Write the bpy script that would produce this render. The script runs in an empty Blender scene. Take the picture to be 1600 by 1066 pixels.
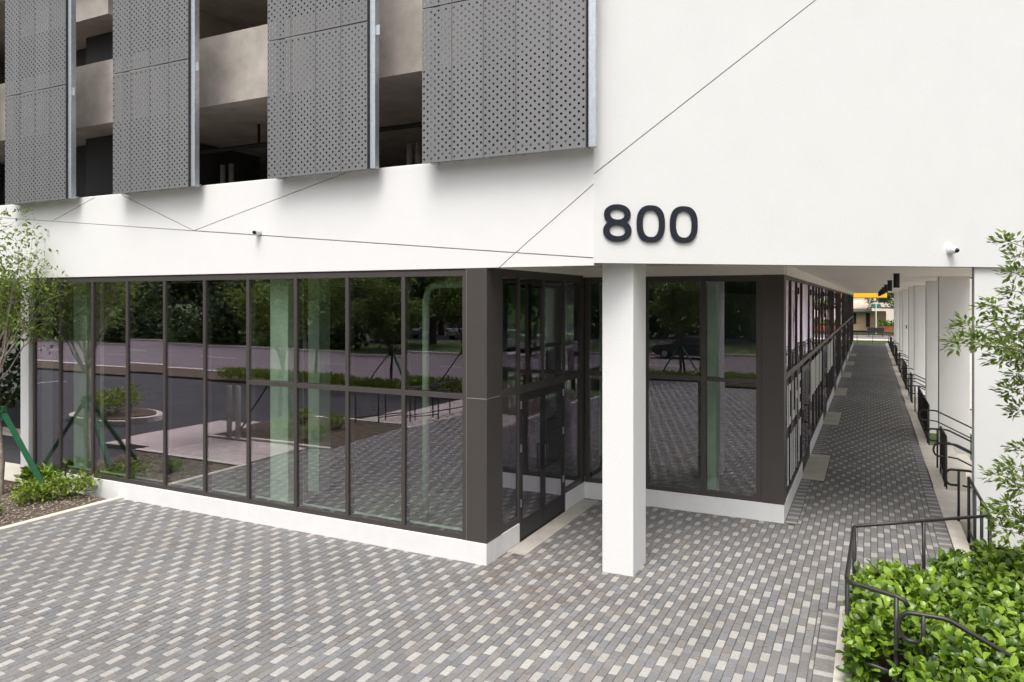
import bpy, math, random
from mathutils import Vector, Matrix
R = math.radians
random.seed(7)
SC = bpy.context.scene
COL = SC.collection

# ------------------------------------------------------------------ camera
CAM_H = 3.5
YAW = R(26.28)
FPX = 1135.0           # focal length in pixels of a 1600 px wide picture
V0 = 469.4             # horizon row in that picture
cam_d = bpy.data.cameras.new('camera')
cam = bpy.data.objects.new('camera', cam_d)
COL.objects.link(cam)
cam.location = (0, 0, CAM_H)
cam.rotation_euler = (R(90), 0, YAW)
cam_d.sensor_width = 36
cam_d.lens = FPX / 1600 * 36
cam_d.shift_y = -(533 - V0) / 1600
cam_d.clip_start = 0.1
cam_d.clip_end = 2000
SC.camera = cam

# ------------------------------------------------------------------ sky, sun, exposure
SUN_EL, SUN_AZ = R(63), R(169)      # azimuth clockwise from +Y: light comes from behind the camera, square to the front
W = bpy.data.worlds.new('World')
SC.world = W
W.use_nodes = True
wn, wl = W.node_tree.nodes, W.node_tree.links
bg = wn['Background']
sky = wn.new('ShaderNodeTexSky')
sky.sky_type = 'NISHITA'
sky.sun_disc = False
sky.sun_elevation = SUN_EL
sky.sun_rotation = SUN_AZ
sky.dust_density = 7.0
sky.air_density = 1.0
hs = wn.new('ShaderNodeHueSaturation')
hs.inputs['Saturation'].default_value = 0.22
wl.new(sky.outputs[0], hs.inputs['Color'])
wl.new(hs.outputs[0], bg.inputs['Color'])
bg.inputs['Strength'].default_value = 0.15
sun_d = bpy.data.lights.new('sun', 'SUN')
sun_d.energy = 1.0
sun_d.angle = R(26)
sun_d.color = (1.0, 0.95, 0.88)
sun = bpy.data.objects.new('sun', sun_d)
COL.objects.link(sun)
sd = Vector((math.sin(SUN_AZ) * math.cos(SUN_EL), math.cos(SUN_AZ) * math.cos(SUN_EL), math.sin(SUN_EL)))
sun.rotation_euler = sd.to_track_quat('Z', 'Y').to_euler()
SC.view_settings.view_transform = 'Standard'
SC.view_settings.look = 'None'
SC.view_settings.gamma = 1.0
SC.view_settings.exposure = 0.53
SC.cycles.transparent_max_bounces = 24
SC.cycles.max_bounces = 10
SC.cycles.diffuse_bounces = 8
SC.cycles.glossy_bounces = 5
SC.cycles.caustics_reflective = False
SC.cycles.caustics_refractive = False
SC.cycles.use_denoising = True

FW = Vector((-math.sin(YAW), math.cos(YAW), 0))
RT = Vector((math.cos(YAW), math.sin(YAW), 0))
def at(u, v, d):
    """world point seen at photo pixel (u, v) at distance d along the view axis"""
    return Vector((0, 0, CAM_H)) + FW * d + RT * ((u - 800) / FPX * d) + Vector((0, 0, (V0 - v) / FPX * d))
def depth_of(p):
    return Vector((p[0], p[1], 0)).dot(FW)

# ------------------------------------------------------------------ materials
MATS = {}
def mat(name, col, rough=0.6, metal=0.0, var=0.0, scale=4.0, bump=0.0, bscale=60.0, spec=0.5, detail=4, var_col=None, rand=0.0):
    m = bpy.data.materials.new(name)
    m.use_nodes = True
    n, l = m.node_tree.nodes, m.node_tree.links
    b = n['Principled BSDF']
    b.inputs['Roughness'].default_value = rough
    b.inputs['Metallic'].default_value = metal
    b.inputs['Specular IOR Level'].default_value = spec
    b.inputs['Base Color'].default_value = (*col, 1)
    src = None
    if var or bump:
        tc = n.new('ShaderNodeTexCoord')
    if var:
        nz = n.new('ShaderNodeTexNoise')
        nz.inputs['Scale'].default_value = scale
        nz.inputs['Detail'].default_value = detail
        nz.inputs['Roughness'].default_value = 0.65
        l.new(tc.outputs['Object'], nz.inputs['Vector'])
        rp = n.new('ShaderNodeValToRGB')
        rp.color_ramp.elements[0].position = 0.3
        rp.color_ramp.elements[1].position = 0.7
        c2 = var_col or tuple(min(1, c * (1 + var)) for c in col)
        rp.color_ramp.elements[0].color = (*[c * (1 - var) for c in col], 1)
        rp.color_ramp.elements[1].color = (*c2, 1)
        l.new(nz.outputs['Fac'], rp.inputs['Fac'])
        src = rp.outputs['Color']
    if rand:
        oi = n.new('ShaderNodeObjectInfo')
        mr = n.new('ShaderNodeMapRange')
        mr.inputs['To Min'].default_value = 1 - rand
        mr.inputs['To Max'].default_value = 1 + rand
        l.new(oi.outputs['Random'], mr.inputs['Value'])
        h = n.new('ShaderNodeHueSaturation')
        h.inputs['Color'].default_value = (*col, 1)
        if src: l.new(src, h.inputs['Color'])
        l.new(mr.outputs[0], h.inputs['Value'])
        src = h.outputs[0]
    if src:
        l.new(src, b.inputs['Base Color'])
    if bump:
        nb = n.new('ShaderNodeTexNoise')
        nb.inputs['Scale'].default_value = bscale
        nb.inputs['Detail'].default_value = 3
        l.new(tc.outputs['Object'], nb.inputs['Vector'])
        bp = n.new('ShaderNodeBump')
        bp.inputs['Strength'].default_value = bump
        bp.inputs['Distance'].default_value = 0.01
        l.new(nb.outputs['Fac'], bp.inputs['Height'])
        l.new(bp.outputs[0], b.inputs['Normal'])
    MATS[name] = m
    return m

mat('stucco', (0.77, 0.77, 0.765), 0.85, var=0.018, scale=1.6, bump=0.2, bscale=38, detail=6)
mat('stucco_base', (0.76, 0.76, 0.76), 0.8, var=0.035, scale=3, bump=0.1, bscale=40)
mat('soffit', (0.86, 0.83, 0.79), 0.85, var=0.03, scale=2)
mat('reveal', (0.42, 0.42, 0.43), 0.8)
mat('bronze', (0.085, 0.075, 0.070), 0.45, metal=0.35, var=0.05, scale=3, spec=0.4)
mat('bronze_seam', (0.30, 0.28, 0.26), 0.5)
mat('black_metal', (0.018, 0.018, 0.02), 0.45, var=0.15, scale=9)
mat('rail_paint', (0.024, 0.022, 0.022), 0.4, var=0.2, scale=12)
mat('sign_navy', (0.020, 0.023, 0.034), 0.7, spec=0.2, var=0.08, scale=6)
mat('concrete', (0.46, 0.43, 0.39), 0.9, var=0.14, scale=2.2, bump=0.25, bscale=70, detail=8)
mat('concrete_garage', (0.43, 0.39, 0.35), 0.9, var=0.24, scale=1.7, bump=0.3, bscale=10, detail=9)
mat('concrete_light', (0.62, 0.58, 0.51), 0.9, var=0.12, scale=2.5, bump=0.25, bscale=80, detail=8)
mat('concrete_walk', (0.52, 0.46, 0.43), 0.9, var=0.1, scale=1.2, bump=0.2, bscale=60, detail=8)
mat('board_concrete', (0.70, 0.71, 0.66), 0.9, var=0.16, scale=3.5, bump=0.3, bscale=25, detail=8)
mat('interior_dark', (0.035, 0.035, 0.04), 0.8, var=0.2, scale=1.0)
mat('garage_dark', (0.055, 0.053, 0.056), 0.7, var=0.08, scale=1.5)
mat('rough_fill', (0.24, 0.225, 0.19), 1.0, var=0.55, scale=5.0, bump=1.0, bscale=9, detail=9)
mat('galvanised', (0.55, 0.59, 0.63), 0.42, metal=0.75, var=0.12, scale=14)
mat('panel_grey', (0.21, 0.21, 0.215), 0.5, metal=0.35, var=0.04, scale=2.0, rand=0.05)
mat('pipe_black', (0.012, 0.012, 0.012), 0.5)
mat('pipe_pale', (0.55, 0.56, 0.52), 0.6, var=0.12, scale=8)
mat('asphalt', (0.050, 0.050, 0.054), 0.9, var=0.25, scale=0.8, bump=0.5, bscale=90, detail=9)
mat('road_asphalt', (0.175, 0.150, 0.160), 0.9, var=0.12, scale=0.35, bump=0.4, bscale=90, detail=9)
mat('paint_white', (0.72, 0.72, 0.70), 0.7, var=0.12, scale=5)
mat('soil', (0.10, 0.075, 0.055), 1.0, var=0.5, scale=12, bump=0.9, bscale=40, detail=8)
mat('grass', (0.075, 0.115, 0.03), 1.0, var=0.4, scale=1.4, bump=0.8, bscale=50, detail=9)
mat('joint_sand', (0.085, 0.08, 0.076), 1.0, var=0.2, scale=8)
mat('stake_green', (0.012, 0.10, 0.042), 0.6, var=0.25, scale=9, bump=0.3, bscale=40)
mat('bark_pale', (0.40, 0.34, 0.29), 0.9, var=0.45, scale=11, bump=0.6, bscale=30, detail=8)
mat('bark', (0.10, 0.075, 0.055), 0.95, var=0.4, scale=6, bump=0.7, bscale=22, detail=8)
mat('white_plastic', (0.75, 0.75, 0.74), 0.4)
mat('lens_black', (0.01, 0.01, 0.012), 0.15)
mat('decal_white', (0.72, 0.73, 0.72), 0.6)
mat('red_box', (0.5, 0.03, 0.02), 0.5)
mat('tan_wall', (0.50, 0.36, 0.25), 0.9, var=0.05, scale=1)
mat('pale_wall', (0.68, 0.60, 0.55), 0.9, var=0.05, scale=1)
mat('roof_grey', (0.30, 0.31, 0.33), 0.8, var=0.1, scale=2)
mat('roof_tan', (0.62, 0.46, 0.36), 0.9, var=0.1, scale=2)
mat('canopy_yellow', (0.80, 0.47, 0.01), 0.5)
mat('sign_teal', (0.01, 0.17, 0.15), 0.5)
mat('brick_red', (0.28, 0.09, 0.05), 0.9, var=0.2, scale=6)
mat('window_dark', (0.02, 0.022, 0.025), 0.08)
mat('car_white', (0.70, 0.70, 0.70), 0.25, spec=0.6)
mat('car_dark', (0.02, 0.022, 0.03), 0.22, spec=0.6)
mat('car_silver', (0.42, 0.43, 0.45), 0.25, metal=0.5)
mat('car_wine', (0.20, 0.05, 0.05), 0.25, spec=0.6)
mat('tyre', (0.015, 0.015, 0.015), 0.85)
mat('lamp_glass', (0.75, 0.72, 0.66), 0.15)
mat('tail_red', (0.35, 0.01, 0.01), 0.2)
mat('litter', (0.33, 0.24, 0.13), 0.9)

def leaf_mat(name, col, col2, rough=0.45, trans=0.35):
    m = bpy.data.materials.new(name)
    m.use_nodes = True
    n, l = m.node_tree.nodes, m.node_tree.links
    b = n['Principled BSDF']
    out = n['Material Output']
    at_ = n.new('ShaderNodeAttribute')
    at_.attribute_name = 'tone'
    mx = n.new('ShaderNodeMix')
    mx.data_type = 'RGBA'
    mx.inputs['A'].default_value = (*col, 1)
    mx.inputs['B'].default_value = (*col2, 1)
    oi = n.new('ShaderNodeObjectInfo')
    ad = n.new('ShaderNodeMath'); ad.operation = 'ADD'
    l.new(at_.outputs['Fac'], ad.inputs[0])
    ml = n.new('ShaderNodeMath'); ml.operation = 'MULTIPLY'; ml.inputs[1].default_value = 0.25
    l.new(oi.outputs['Random'], ml.inputs[0])
    l.new(ml.outputs[0], ad.inputs[1])
    l.new(ad.outputs[0], mx.inputs['Factor'])
    l.new(mx.outputs['Result'], b.inputs['Base Color'])
    b.inputs['Roughness'].default_value = rough
    b.inputs['Specular IOR Level'].default_value = 0.4
    tr = n.new('ShaderNodeBsdfTranslucent')
    l.new(mx.outputs['Result'], tr.inputs['Color'])
    ms = n.new('ShaderNodeMixShader'); ms.inputs[0].default_value = trans
    l.new(b.outputs[0], ms.inputs[1]); l.new(tr.outputs[0], ms.inputs[2])
    l.new(ms.outputs[0], out.inputs['Surface'])
    MATS[name] = m
leaf_mat('leaf_hedge', (0.014, 0.052, 0.006), (0.23, 0.36, 0.03), 0.26, 0.2)
leaf_mat('leaf_sapling', (0.085, 0.13, 0.022), (0.22, 0.31, 0.05))
leaf_mat('leaf_oak', (0.022, 0.045, 0.014), (0.085, 0.13, 0.035), 0.6)
leaf_mat('leaf_shrub', (0.07, 0.14, 0.015), (0.30, 0.38, 0.045))
leaf_mat('leaf_palm', (0.06, 0.13, 0.03), (0.20, 0.30, 0.08))

def glass_mat(name, tint, r0, power, refl=(1, 1, 1)):
    """tinted, coated glazing: mirror-like at grazing angles, see-through head on"""
    m = bpy.data.materials.new(name)
    m.use_nodes = True
    n, l = m.node_tree.nodes, m.node_tree.links
    out = n['Material Output']
    n.remove(n['Principled BSDF'])
    lw = n.new('ShaderNodeLayerWeight'); lw.inputs['Blend'].default_value = 0.5
    pw = n.new('ShaderNodeMath'); pw.operation = 'POWER'; pw.inputs[1].default_value = power
    l.new(lw.outputs['Facing'], pw.inputs[0])
    ma = n.new('ShaderNodeMath'); ma.operation = 'MULTIPLY_ADD'
    ma.inputs[1].default_value = 1 - r0; ma.inputs[2].default_value = r0
    l.new(pw.outputs[0], ma.inputs[0])
    tr = n.new('ShaderNodeBsdfTransparent'); tr.inputs[0].default_value = (*tint, 1)
    gl = n.new('ShaderNodeBsdfGlossy'); gl.inputs['Roughness'].default_value = 0.0
    gl.inputs['Color'].default_value = (*refl, 1)
    tc = n.new('ShaderNodeTexCoord')
    nz = n.new('ShaderNodeTexNoise'); nz.inputs['Scale'].default_value = 1.1; nz.inputs['Detail'].default_value = 1
    l.new(tc.outputs['Object'], nz.inputs['Vector'])
    bp = n.new('ShaderNodeBump'); bp.inputs['Strength'].default_value = 0.05; bp.inputs['Distance'].default_value = 0.012
    l.new(nz.outputs['Fac'], bp.inputs['Height'])
    l.new(bp.outputs[0], gl.inputs['Normal'])
    ms = n.new('ShaderNodeMixShader')
    l.new(ma.outputs[0], ms.inputs[0]); l.new(tr.outputs[0], ms.inputs[1]); l.new(gl.outputs[0], ms.inputs[2])
    l.new(ms.outputs[0], out.inputs['Surface'])
    MATS[name] = m
glass_mat('glazing', (0.88, 0.97, 0.90), 0.125, 1.8, (0.95, 0.84, 0.99))
glass_mat('glazing_dark', (0.62, 0.68, 0.64), 0.12, 1.8, (0.95, 0.88, 0.98))

def paver_mat(name):
    """concrete pavers; colour comes from a per-paver attribute (joined field) or the object's own colour"""
    m = bpy.data.materials.new(name)
    m.use_nodes = True
    n, l = m.node_tree.nodes, m.node_tree.links
    b = n['Principled BSDF']
    b.inputs['Roughness'].default_value = 0.88
    b.inputs['Specular IOR Level'].default_value = 0.3
    if name == 'paver_field':
        a = n.new('ShaderNodeAttribute'); a.attribute_name = 'tint'
        col = a.outputs['Color']
    else:
        a = n.new('ShaderNodeObjectInfo')
        col = a.outputs['Color']
    ge = n.new('ShaderNodeNewGeometry')
    nz = n.new('ShaderNodeTexNoise'); nz.inputs['Scale'].default_value = 38; nz.inputs['Detail'].default_value = 6
    l.new(ge.outputs['Position'], nz.inputs['Vector'])
    n2 = n.new('ShaderNodeTexNoise'); n2.inputs['Scale'].default_value = 0.55; n2.inputs['Detail'].default_value = 6
    l.new(ge.outputs['Position'], n2.inputs['Vector'])
    r1 = n.new('ShaderNodeMapRange'); r1.inputs['From Min'].default_value = 0.3; r1.inputs['From Max'].default_value = 0.7
    r1.inputs['To Min'].default_value = 0.86; r1.inputs['To Max'].default_value = 1.14
    l.new(nz.outputs['Fac'], r1.inputs['Value'])
    r2 = n.new('ShaderNodeMapRange'); r2.inputs['From Min'].default_value = 0.32; r2.inputs['From Max'].default_value = 0.68
    r2.inputs['To Min'].default_value = 0.90; r2.inputs['To Max'].default_value = 1.10
    l.new(n2.outputs['Fac'], r2.inputs['Value'])
    mu = n.new('ShaderNodeMath'); mu.operation = 'MULTIPLY'
    l.new(r1.outputs[0], mu.inputs[0]); l.new(r2.outputs[0], mu.inputs[1])
    h = n.new('ShaderNodeHueSaturation')
    l.new(col, h.inputs['Color']); l.new(mu.outputs[0], h.inputs['Value'])
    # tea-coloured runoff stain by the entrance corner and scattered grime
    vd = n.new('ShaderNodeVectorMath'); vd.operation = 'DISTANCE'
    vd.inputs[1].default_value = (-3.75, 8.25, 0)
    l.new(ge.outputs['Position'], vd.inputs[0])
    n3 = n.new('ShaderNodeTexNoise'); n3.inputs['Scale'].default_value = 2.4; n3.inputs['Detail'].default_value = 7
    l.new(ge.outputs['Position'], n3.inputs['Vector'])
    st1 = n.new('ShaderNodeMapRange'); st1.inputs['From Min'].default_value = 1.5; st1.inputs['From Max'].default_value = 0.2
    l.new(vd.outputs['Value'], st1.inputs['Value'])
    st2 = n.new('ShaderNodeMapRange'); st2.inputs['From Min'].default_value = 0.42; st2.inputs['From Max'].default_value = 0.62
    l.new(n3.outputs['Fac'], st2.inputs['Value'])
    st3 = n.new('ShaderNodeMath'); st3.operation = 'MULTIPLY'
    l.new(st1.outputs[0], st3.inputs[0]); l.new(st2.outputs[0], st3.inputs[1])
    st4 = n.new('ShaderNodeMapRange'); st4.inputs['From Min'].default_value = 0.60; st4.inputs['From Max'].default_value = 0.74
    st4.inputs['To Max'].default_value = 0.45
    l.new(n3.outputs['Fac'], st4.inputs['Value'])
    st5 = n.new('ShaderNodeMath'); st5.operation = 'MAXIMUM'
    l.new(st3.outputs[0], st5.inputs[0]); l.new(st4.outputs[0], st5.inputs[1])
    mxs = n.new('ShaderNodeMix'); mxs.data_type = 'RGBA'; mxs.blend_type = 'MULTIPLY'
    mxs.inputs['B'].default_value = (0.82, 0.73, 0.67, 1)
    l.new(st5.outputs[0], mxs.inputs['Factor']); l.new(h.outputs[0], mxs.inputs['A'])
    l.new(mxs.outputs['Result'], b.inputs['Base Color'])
    bp = n.new('ShaderNodeBump'); bp.inputs['Strength'].default_value = 0.25; bp.inputs['Distance'].default_value = 0.004
    l.new(nz.outputs['Fac'], bp.inputs['Height'])
    l.new(bp.outputs[0], b.inputs['Normal'])
    MATS[name] = m
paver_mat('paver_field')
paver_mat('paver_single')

# ------------------------------------------------------------------ mesh helpers
class MB:
    def __init__(self):
        self.v, self.f = [], []
    def poly(self, pts):
        i = len(self.v); self.v += [tuple(p) for p in pts]; self.f.append(tuple(range(i, i + len(pts)))); return self
    def box(self, x0, x1, y0, y1, z0, z1):
        i = len(self.v)
        self.v += [(x0, y0, z0), (x1, y0, z0), (x1, y1, z0), (x0, y1, z0), (x0, y0, z1), (x1, y0, z1), (x1, y1, z1), (x0, y1, z1)]
        for q in ((3, 2, 1, 0), (4, 5, 6, 7), (0, 1, 5, 4), (1, 2, 6, 5), (2, 3, 7, 6), (3, 0, 4, 7)):
            self.f.append(tuple(i + k for k in q))
        return self
    def prism(self, pts, z0, z1):
        """vertical prism over a counter-clockwise plan polygon"""
        n, i = len(pts), len(self.v)
        self.v += [(p[0], p[1], z0) for p in pts] + [(p[0], p[1], z1) for p in pts]
        self.f.append(tuple(i + n - 1 - k for k in range(n)))
        self.f.append(tuple(i + n + k for k in range(n)))
        for k in range(n):
            j = (k + 1) % n
            self.f.append((i + k, i + j, i + n + j, i + n + k))
        return self
    def slab(self, pts, off):
        """polygon (3-D points, front side) extruded by the vector off"""
        n, i = len(pts), len(self.v)
        off = Vector(off)
        self.v += [tuple(p) for p in pts] + [tuple(Vector(p) + off) for p in pts]
        self.f.append(tuple(i + k for k in range(n)))
        self.f.append(tuple(i + n + n - 1 - k for k in range(n)))
        for k in range(n):
            j = (k + 1) % n
            self.f.append((i + j, i + k, i + n + k, i + n + j))
        return self
    def tube(self, path, rad, n=8, cap=True):
        path = [Vector(p) for p in path]
        rads = rad if isinstance(rad, (list, tuple)) else [rad] * len(path)
        i0 = len(self.v)
        prev = None
        for k, p in enumerate(path):
            a = path[max(k - 1, 0)]; b = path[min(k + 1, len(path) - 1)]
            t = (b - a).normalized()
            if prev is None:
                up = Vector((0, 0, 1)) if abs(t.z) < 0.9 else Vector((1, 0, 0))
                x = t.cross(up).normalized()
            else:
                x = (prev - t * prev.dot(t)).normalized()
            prev = x
            y = t.cross(x)
            for j in range(n):
                an = 2 * math.pi * j / n
                self.v.append(tuple(p + (x * math.cos(an) + y * math.sin(an)) * rads[k]))
        for k in range(len(path) - 1):
            for j in range(n):
                a = i0 + k * n + j; b = i0 + k * n + (j + 1) % n
                self.f.append((a, b, b + n, a + n))
        if cap:
            self.f.append(tuple(i0 + j for j in reversed(range(n))))
            e = i0 + (len(path) - 1) * n
            self.f.append(tuple(e + j for j in range(n)))
        return self
    def mesh(self, name, m, smooth=False):
        me = bpy.data.meshes.new(name)
        me.from_pydata(self.v, [], self.f)
        if m: me.materials.append(MATS[m])
        if smooth:
            me.polygons.foreach_set('use_smooth', [True] * len(me.polygons))
        me.update()
        return me
    def build(self, name, m, parent=None, smooth=False, bevel=0.0):
        o = bpy.data.objects.new(name, self.mesh(name, m, smooth))
        COL.objects.link(o)
        if parent: o.parent = parent
        if bevel:
            b = o.modifiers.new('bevel', 'BEVEL'); b.width = bevel; b.segments = 2; b.limit_method = 'ANGLE'
        return o

def tag(o, label=None, cat=None, group=None, kind=None):
    if label: o['label'] = label
    if cat: o['category'] = cat
    if group: o['group'] = group
    if kind: o['kind'] = kind
    return o
def empty(name, loc, label, cat, group=None):
    o = bpy.data.objects.new(name, None)
    o.empty_display_size = 0.3
    COL.objects.link(o)
    o.location = loc
    return tag(o, label, cat, group)
def part(me, name, parent, loc=(0, 0, 0), rot=None):
    o = bpy.data.objects.new(name, me)
    COL.objects.link(o); o.parent = parent; o.location = loc
    if rot: o.rotation_euler = rot
    return o
def box(name, m, parent, x0, x1, y0, y1, z0, z1, bevel=0.0):
    return MB().box(x0, x1, y0, y1, z0, z1).build(name, m, parent, bevel=bevel)
def struct(name, mb, m, parent=None):
    o = mb.build(name, m, parent)
    if parent is None: o['kind'] = 'structure'
    return o

# key plan dimensions (metres; +Y runs along the covered walk, +X to the right along the glazed front)
YF = 8.442        # glazed front of the left wing
XD = -4.545       # entrance return wall
YR = 12.107       # glazed front of the right wing
XC = -1.219       # glazed wall along the covered walk
XL = -14.55       # left end of the left wing
YEND = 65.5
ZB = 0.283        # white base height
ZG = 3.90         # head of glazing
ZS = 4.08         # soffit
WD = Vector((math.sin(R(52.2)), math.cos(R(52.2)), 0))   # direction of the oblique address wall
WN = Vector((WD.y, -WD.x, 0))                             # its outward normal
WO = Vector((-3.05, YF, 0))
def wp(t, z, out=0.0):
    return WO + WD * t + WN * out + Vector((0, 0, z))
ADDR_END = 7.3

# ------------------------------------------------------------------ ground, roads
struct('ground', MB().box(-600, 600, -600, 800, -1.2, -0.50), 'grass')
struct('parking_lot', MB().box(-60, -11.3, -8.9, 64, -0.6, -0.10), 'asphalt')
struct('road', MB().box(-300, 300, -23.6, -9.0, -0.7, -0.13), 'road_asphalt')
struct('road_verge', MB().box(-300, 300, -36.0, -23.9, -0.7, -0.02), 'grass')
struct('road_kerb', MB().box(-300, 300, -23.9, -23.6, -0.7, 0.0), 'concrete_light')
struct('far_parking', MB().box(-300, 300, -58, -36.2, -0.7, -0.06), 'asphalt')
struct('front_verge', MB().box(-60, 40, -8.6, -6.2, -0.6, -0.01), 'soil')
struct('front_kerb', MB().box(-60, 40, -8.95, -8.6, -0.6, 0.03), 'concrete_light')
struct('side_street', MB().box(30, 40, -6, 300, -0.7, -0.44), 'asphalt')
for k in range(9):
    tag(box('road_marking', 'paint_white', None, -75 + k * 9.0, -71.5 + k * 9.0, -16.3, -16.18, -0.128, -0.124), kind='structure')
for k in range(3):
    tag(box('parking_line', 'paint_white', None, -38 + k * 2.7, -37.9 + k * 2.7, -3.5, 1.5, -0.098, -0.094), kind='structure')
# concrete walk beside the planting beds, seen mirrored in the glass
walk = struct('concrete_walk', MB().box(-15.4, -11.93, 3.75, 5.65, -0.4, 0.0), 'concrete_walk')
struct('concrete_walk', MB().box(-13.2, -11.35, -6.0, 0.15, -0.4, 0.0), 'concrete_walk')
struct('concrete_walk', MB().box(-17.0, -15.4, 1.7, 5.3, -0.4, -0.005), 'concrete_walk')
struct('planting_bed', MB().box(-15.2, -11.93, 5.85, 8.30, -0.4, 0.012), 'soil')
struct('planting_bed', MB().box(-15.3, -11.35, 0.35, 3.55, -0.4, 0.012), 'soil')
struct('planting_bed_kerb', MB().box(-11.93, -11.79, 5.65, 8.442, -0.4, 0.035), 'concrete_light')
struct('planting_bed_kerb', MB().box(-15.3, -11.93, 5.65, 5.79, -0.4, 0.035), 'concrete_light')
struct('planting_bed_kerb', MB().box(-15.3, -11.35, 3.55, 3.69, -0.4, 0.035), 'concrete_light')
struct('planting_bed_kerb', MB().box(-15.3, -11.35, 0.16, 0.32, -0.4, 0.035), 'concrete_light')
struct('pale_strip', MB().box(-22, -14.75, 8.35, 9.3, -0.4, -0.02), 'concrete_light')  # pale strips laid across the asphalt beyond the left end of the wing
struct('pale_strip', MB().box(-30, -14.75, 11.4, 11.9, -0.4, -0.03), 'concrete_light')
# raised island in the parking lot
isl = [(-20.5 - 1.7 * math.cos(a), 2.6 + .9 * math.sin(a)) for a in [2 * math.pi * k / 28 for k in range(28)]]
struct('parking_island', MB().prism(isl[::-1], -0.4, 0.06), 'concrete_light')
struct('parking_island_soil', MB().prism([(-20.5 + (p[0] + 20.5) * 0.88, 2.6 + (p[1] - 2.6) * 0.85) for p in isl[::-1]], 0.0, 0.09), 'soil')

# ------------------------------------------------------------------ paved plaza and covered walk
EDGE_L, EDGE_C = -0.31, 1.05
plaza_bed = [(-11.79, -5.5), (EDGE_L, -5.5), (EDGE_L, 9.10), (EDGE_C, 10.16), (EDGE_C, YEND), (-1.0, YEND), (XC - 0.1, YR + .4), (XD - .3, YR + .4), (XD - .3, YF + .3), (-11.79, YF + .3)]
plaza = struct('plaza', MB().prism(plaza_bed, -0.5, -0.006), 'joint_sand')
PL, PW_ = 0.1785, 0.0886
def paver_tint(light):
    if light:
        k = random.uniform(0.90, 1.08)
        return (0.365 * k, 0.353 * k, 0.333 * k)
    k = random.uniform(0.87, 1.12)
    w = random.uniform(-0.008, 0.010)
    return ((0.190 + w) * k, 0.186 * k, (0.187 - w) * k)
pavers = []     # (cx, cy, halfx, halfy, light)
j = 0.0022
def inside(x, y):
    if x < -11.75: return False
    if y > YF + .25 and x < XD - .25: return False
    if y > YR + .2 and x < XC - .05: return False
    if -3.08 < x < -2.72 and 8.98 < y < 9.46: return False
    if -4.58 < x < -4.24 and 9.0 < y < 12.05: return False
    for (a, b) in CORR_DOORS:
        if x < -0.80 and a - .35 < y < b + .35 and x > XC - .2: return False
    return True
CORR_DOORS = [(15.6, 17.55), (22.6, 24.5), (29.6, 31.5), (36.6, 38.5), (43.6, 45.5), (50.6, 52.5)]
i0 = int(-11.8 / PW_) - 1
for i in range(i0, int(1.1 / PW_) + 1):
    x = (i + .5) * PW_
    off = (i * 1.5) % 4
    if x < EDGE_L - 0.19: y0, y1 = -5.4, YR + .3
    else: y0, y1 = 9.0 + max(0, (x - EDGE_L)) * 0.78, YEND
    if x > -1.04 and x < EDGE_L - 0.19: y1 = YEND
    if x > EDGE_L - 0.19 and x <= EDGE_L: y0 = 8.92
    if x > EDGE_C - 0.215: continue
    if x < XC + 0.23 and x > XC - 0.1: y1 = YR - .02
    k0 = int(math.floor(y0 / PL - (i * 1.5) % 4)) - 1
    k1 = int(y1 / PL) + 2
    for k in range(k0, k1):
        y = (k + (i * 0.5) % 1 + .5) * PL
        if y < y0 or y > y1 or not inside(x, y): continue
        # light paver every fourth in a course, shifted one and a half pavers from course to course
        ph = (k + (i * 0.5) % 1 - i * 1.5 + 2.0) % 4
        pavers.append((x, y, PW_ / 2 - j, PL / 2 - j, abs(ph) < 0.1 or abs(ph - 4) < 0.1))
def soldier(x0, ya, yb, step):
    n = 0; y = ya
    while y < yb:
        if inside(x0 + PL / 2, y): pavers.append((x0 + PL / 2, y + PW_ / 2, PL / 2 - j, PW_ / 2 - j, n % step == 0))
        y += PW_; n += 1
def cut_course(x, hx, ya, yb):
    y = ya; n = 0
    while y < yb:
        if inside(x, y): pavers.append((x, y + PL / 2, hx - j, PL / 2 - j, n % 3 == 0))
        y += PL; n += 1
cut_course(-.5105, .0215, -5.4, 8.85)
cut_course(.834, .037, 10.3, YEND)
cut_course(-1.005, .0295, YR + .08, YEND)
soldier(EDGE_L - PL, -5.4, 8.90, 4)
soldier(EDGE_C - PL, 10.2, YEND, 3)
soldier(XC + 0.005, YR + .08, YEND, 3)
def visible_size(p):
    d = depth_of(p)
    if d < 3: return 0
    lat = Vector((p[0], p[1], 0)).dot(RT)
    u = 800 + FPX * lat / d; v = V0 + FPX * CAM_H / d
    if u < 5 or u > 1330 or v > 1062: return 0
    return 1 / d
order = sorted(range(len(pavers)), key=lambda q: -visible_size(pavers[q]))
near = set(order[:300])
PME = {}
def paver_mesh(hx, hy):
    key = (round(hx, 4), round(hy, 4))
    if key not in PME:
        c = 0.004
        mb = MB()
        mb.v = [(-hx, -hy, -0.06), (hx, -hy, -0.06), (hx, hy, -0.06), (-hx, hy, -0.06),
                (-hx, -hy, -c), (hx, -hy, -c), (hx, hy, -c), (-hx, hy, -c),
                (-hx + c, -hy + c, 0), (hx - c, -hy + c, 0), (hx - c, hy - c, 0), (-hx + c, hy - c, 0)]
        for b in (0, 4):
            for q in range(4):
                r = (q + 1) % 4
                mb.f.append((b + q, b + r, b + r + 4, b + q + 4))
        mb.f.append((8, 9, 10, 11))
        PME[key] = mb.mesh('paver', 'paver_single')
    return PME[key]
field = MB(); tints = []
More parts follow.
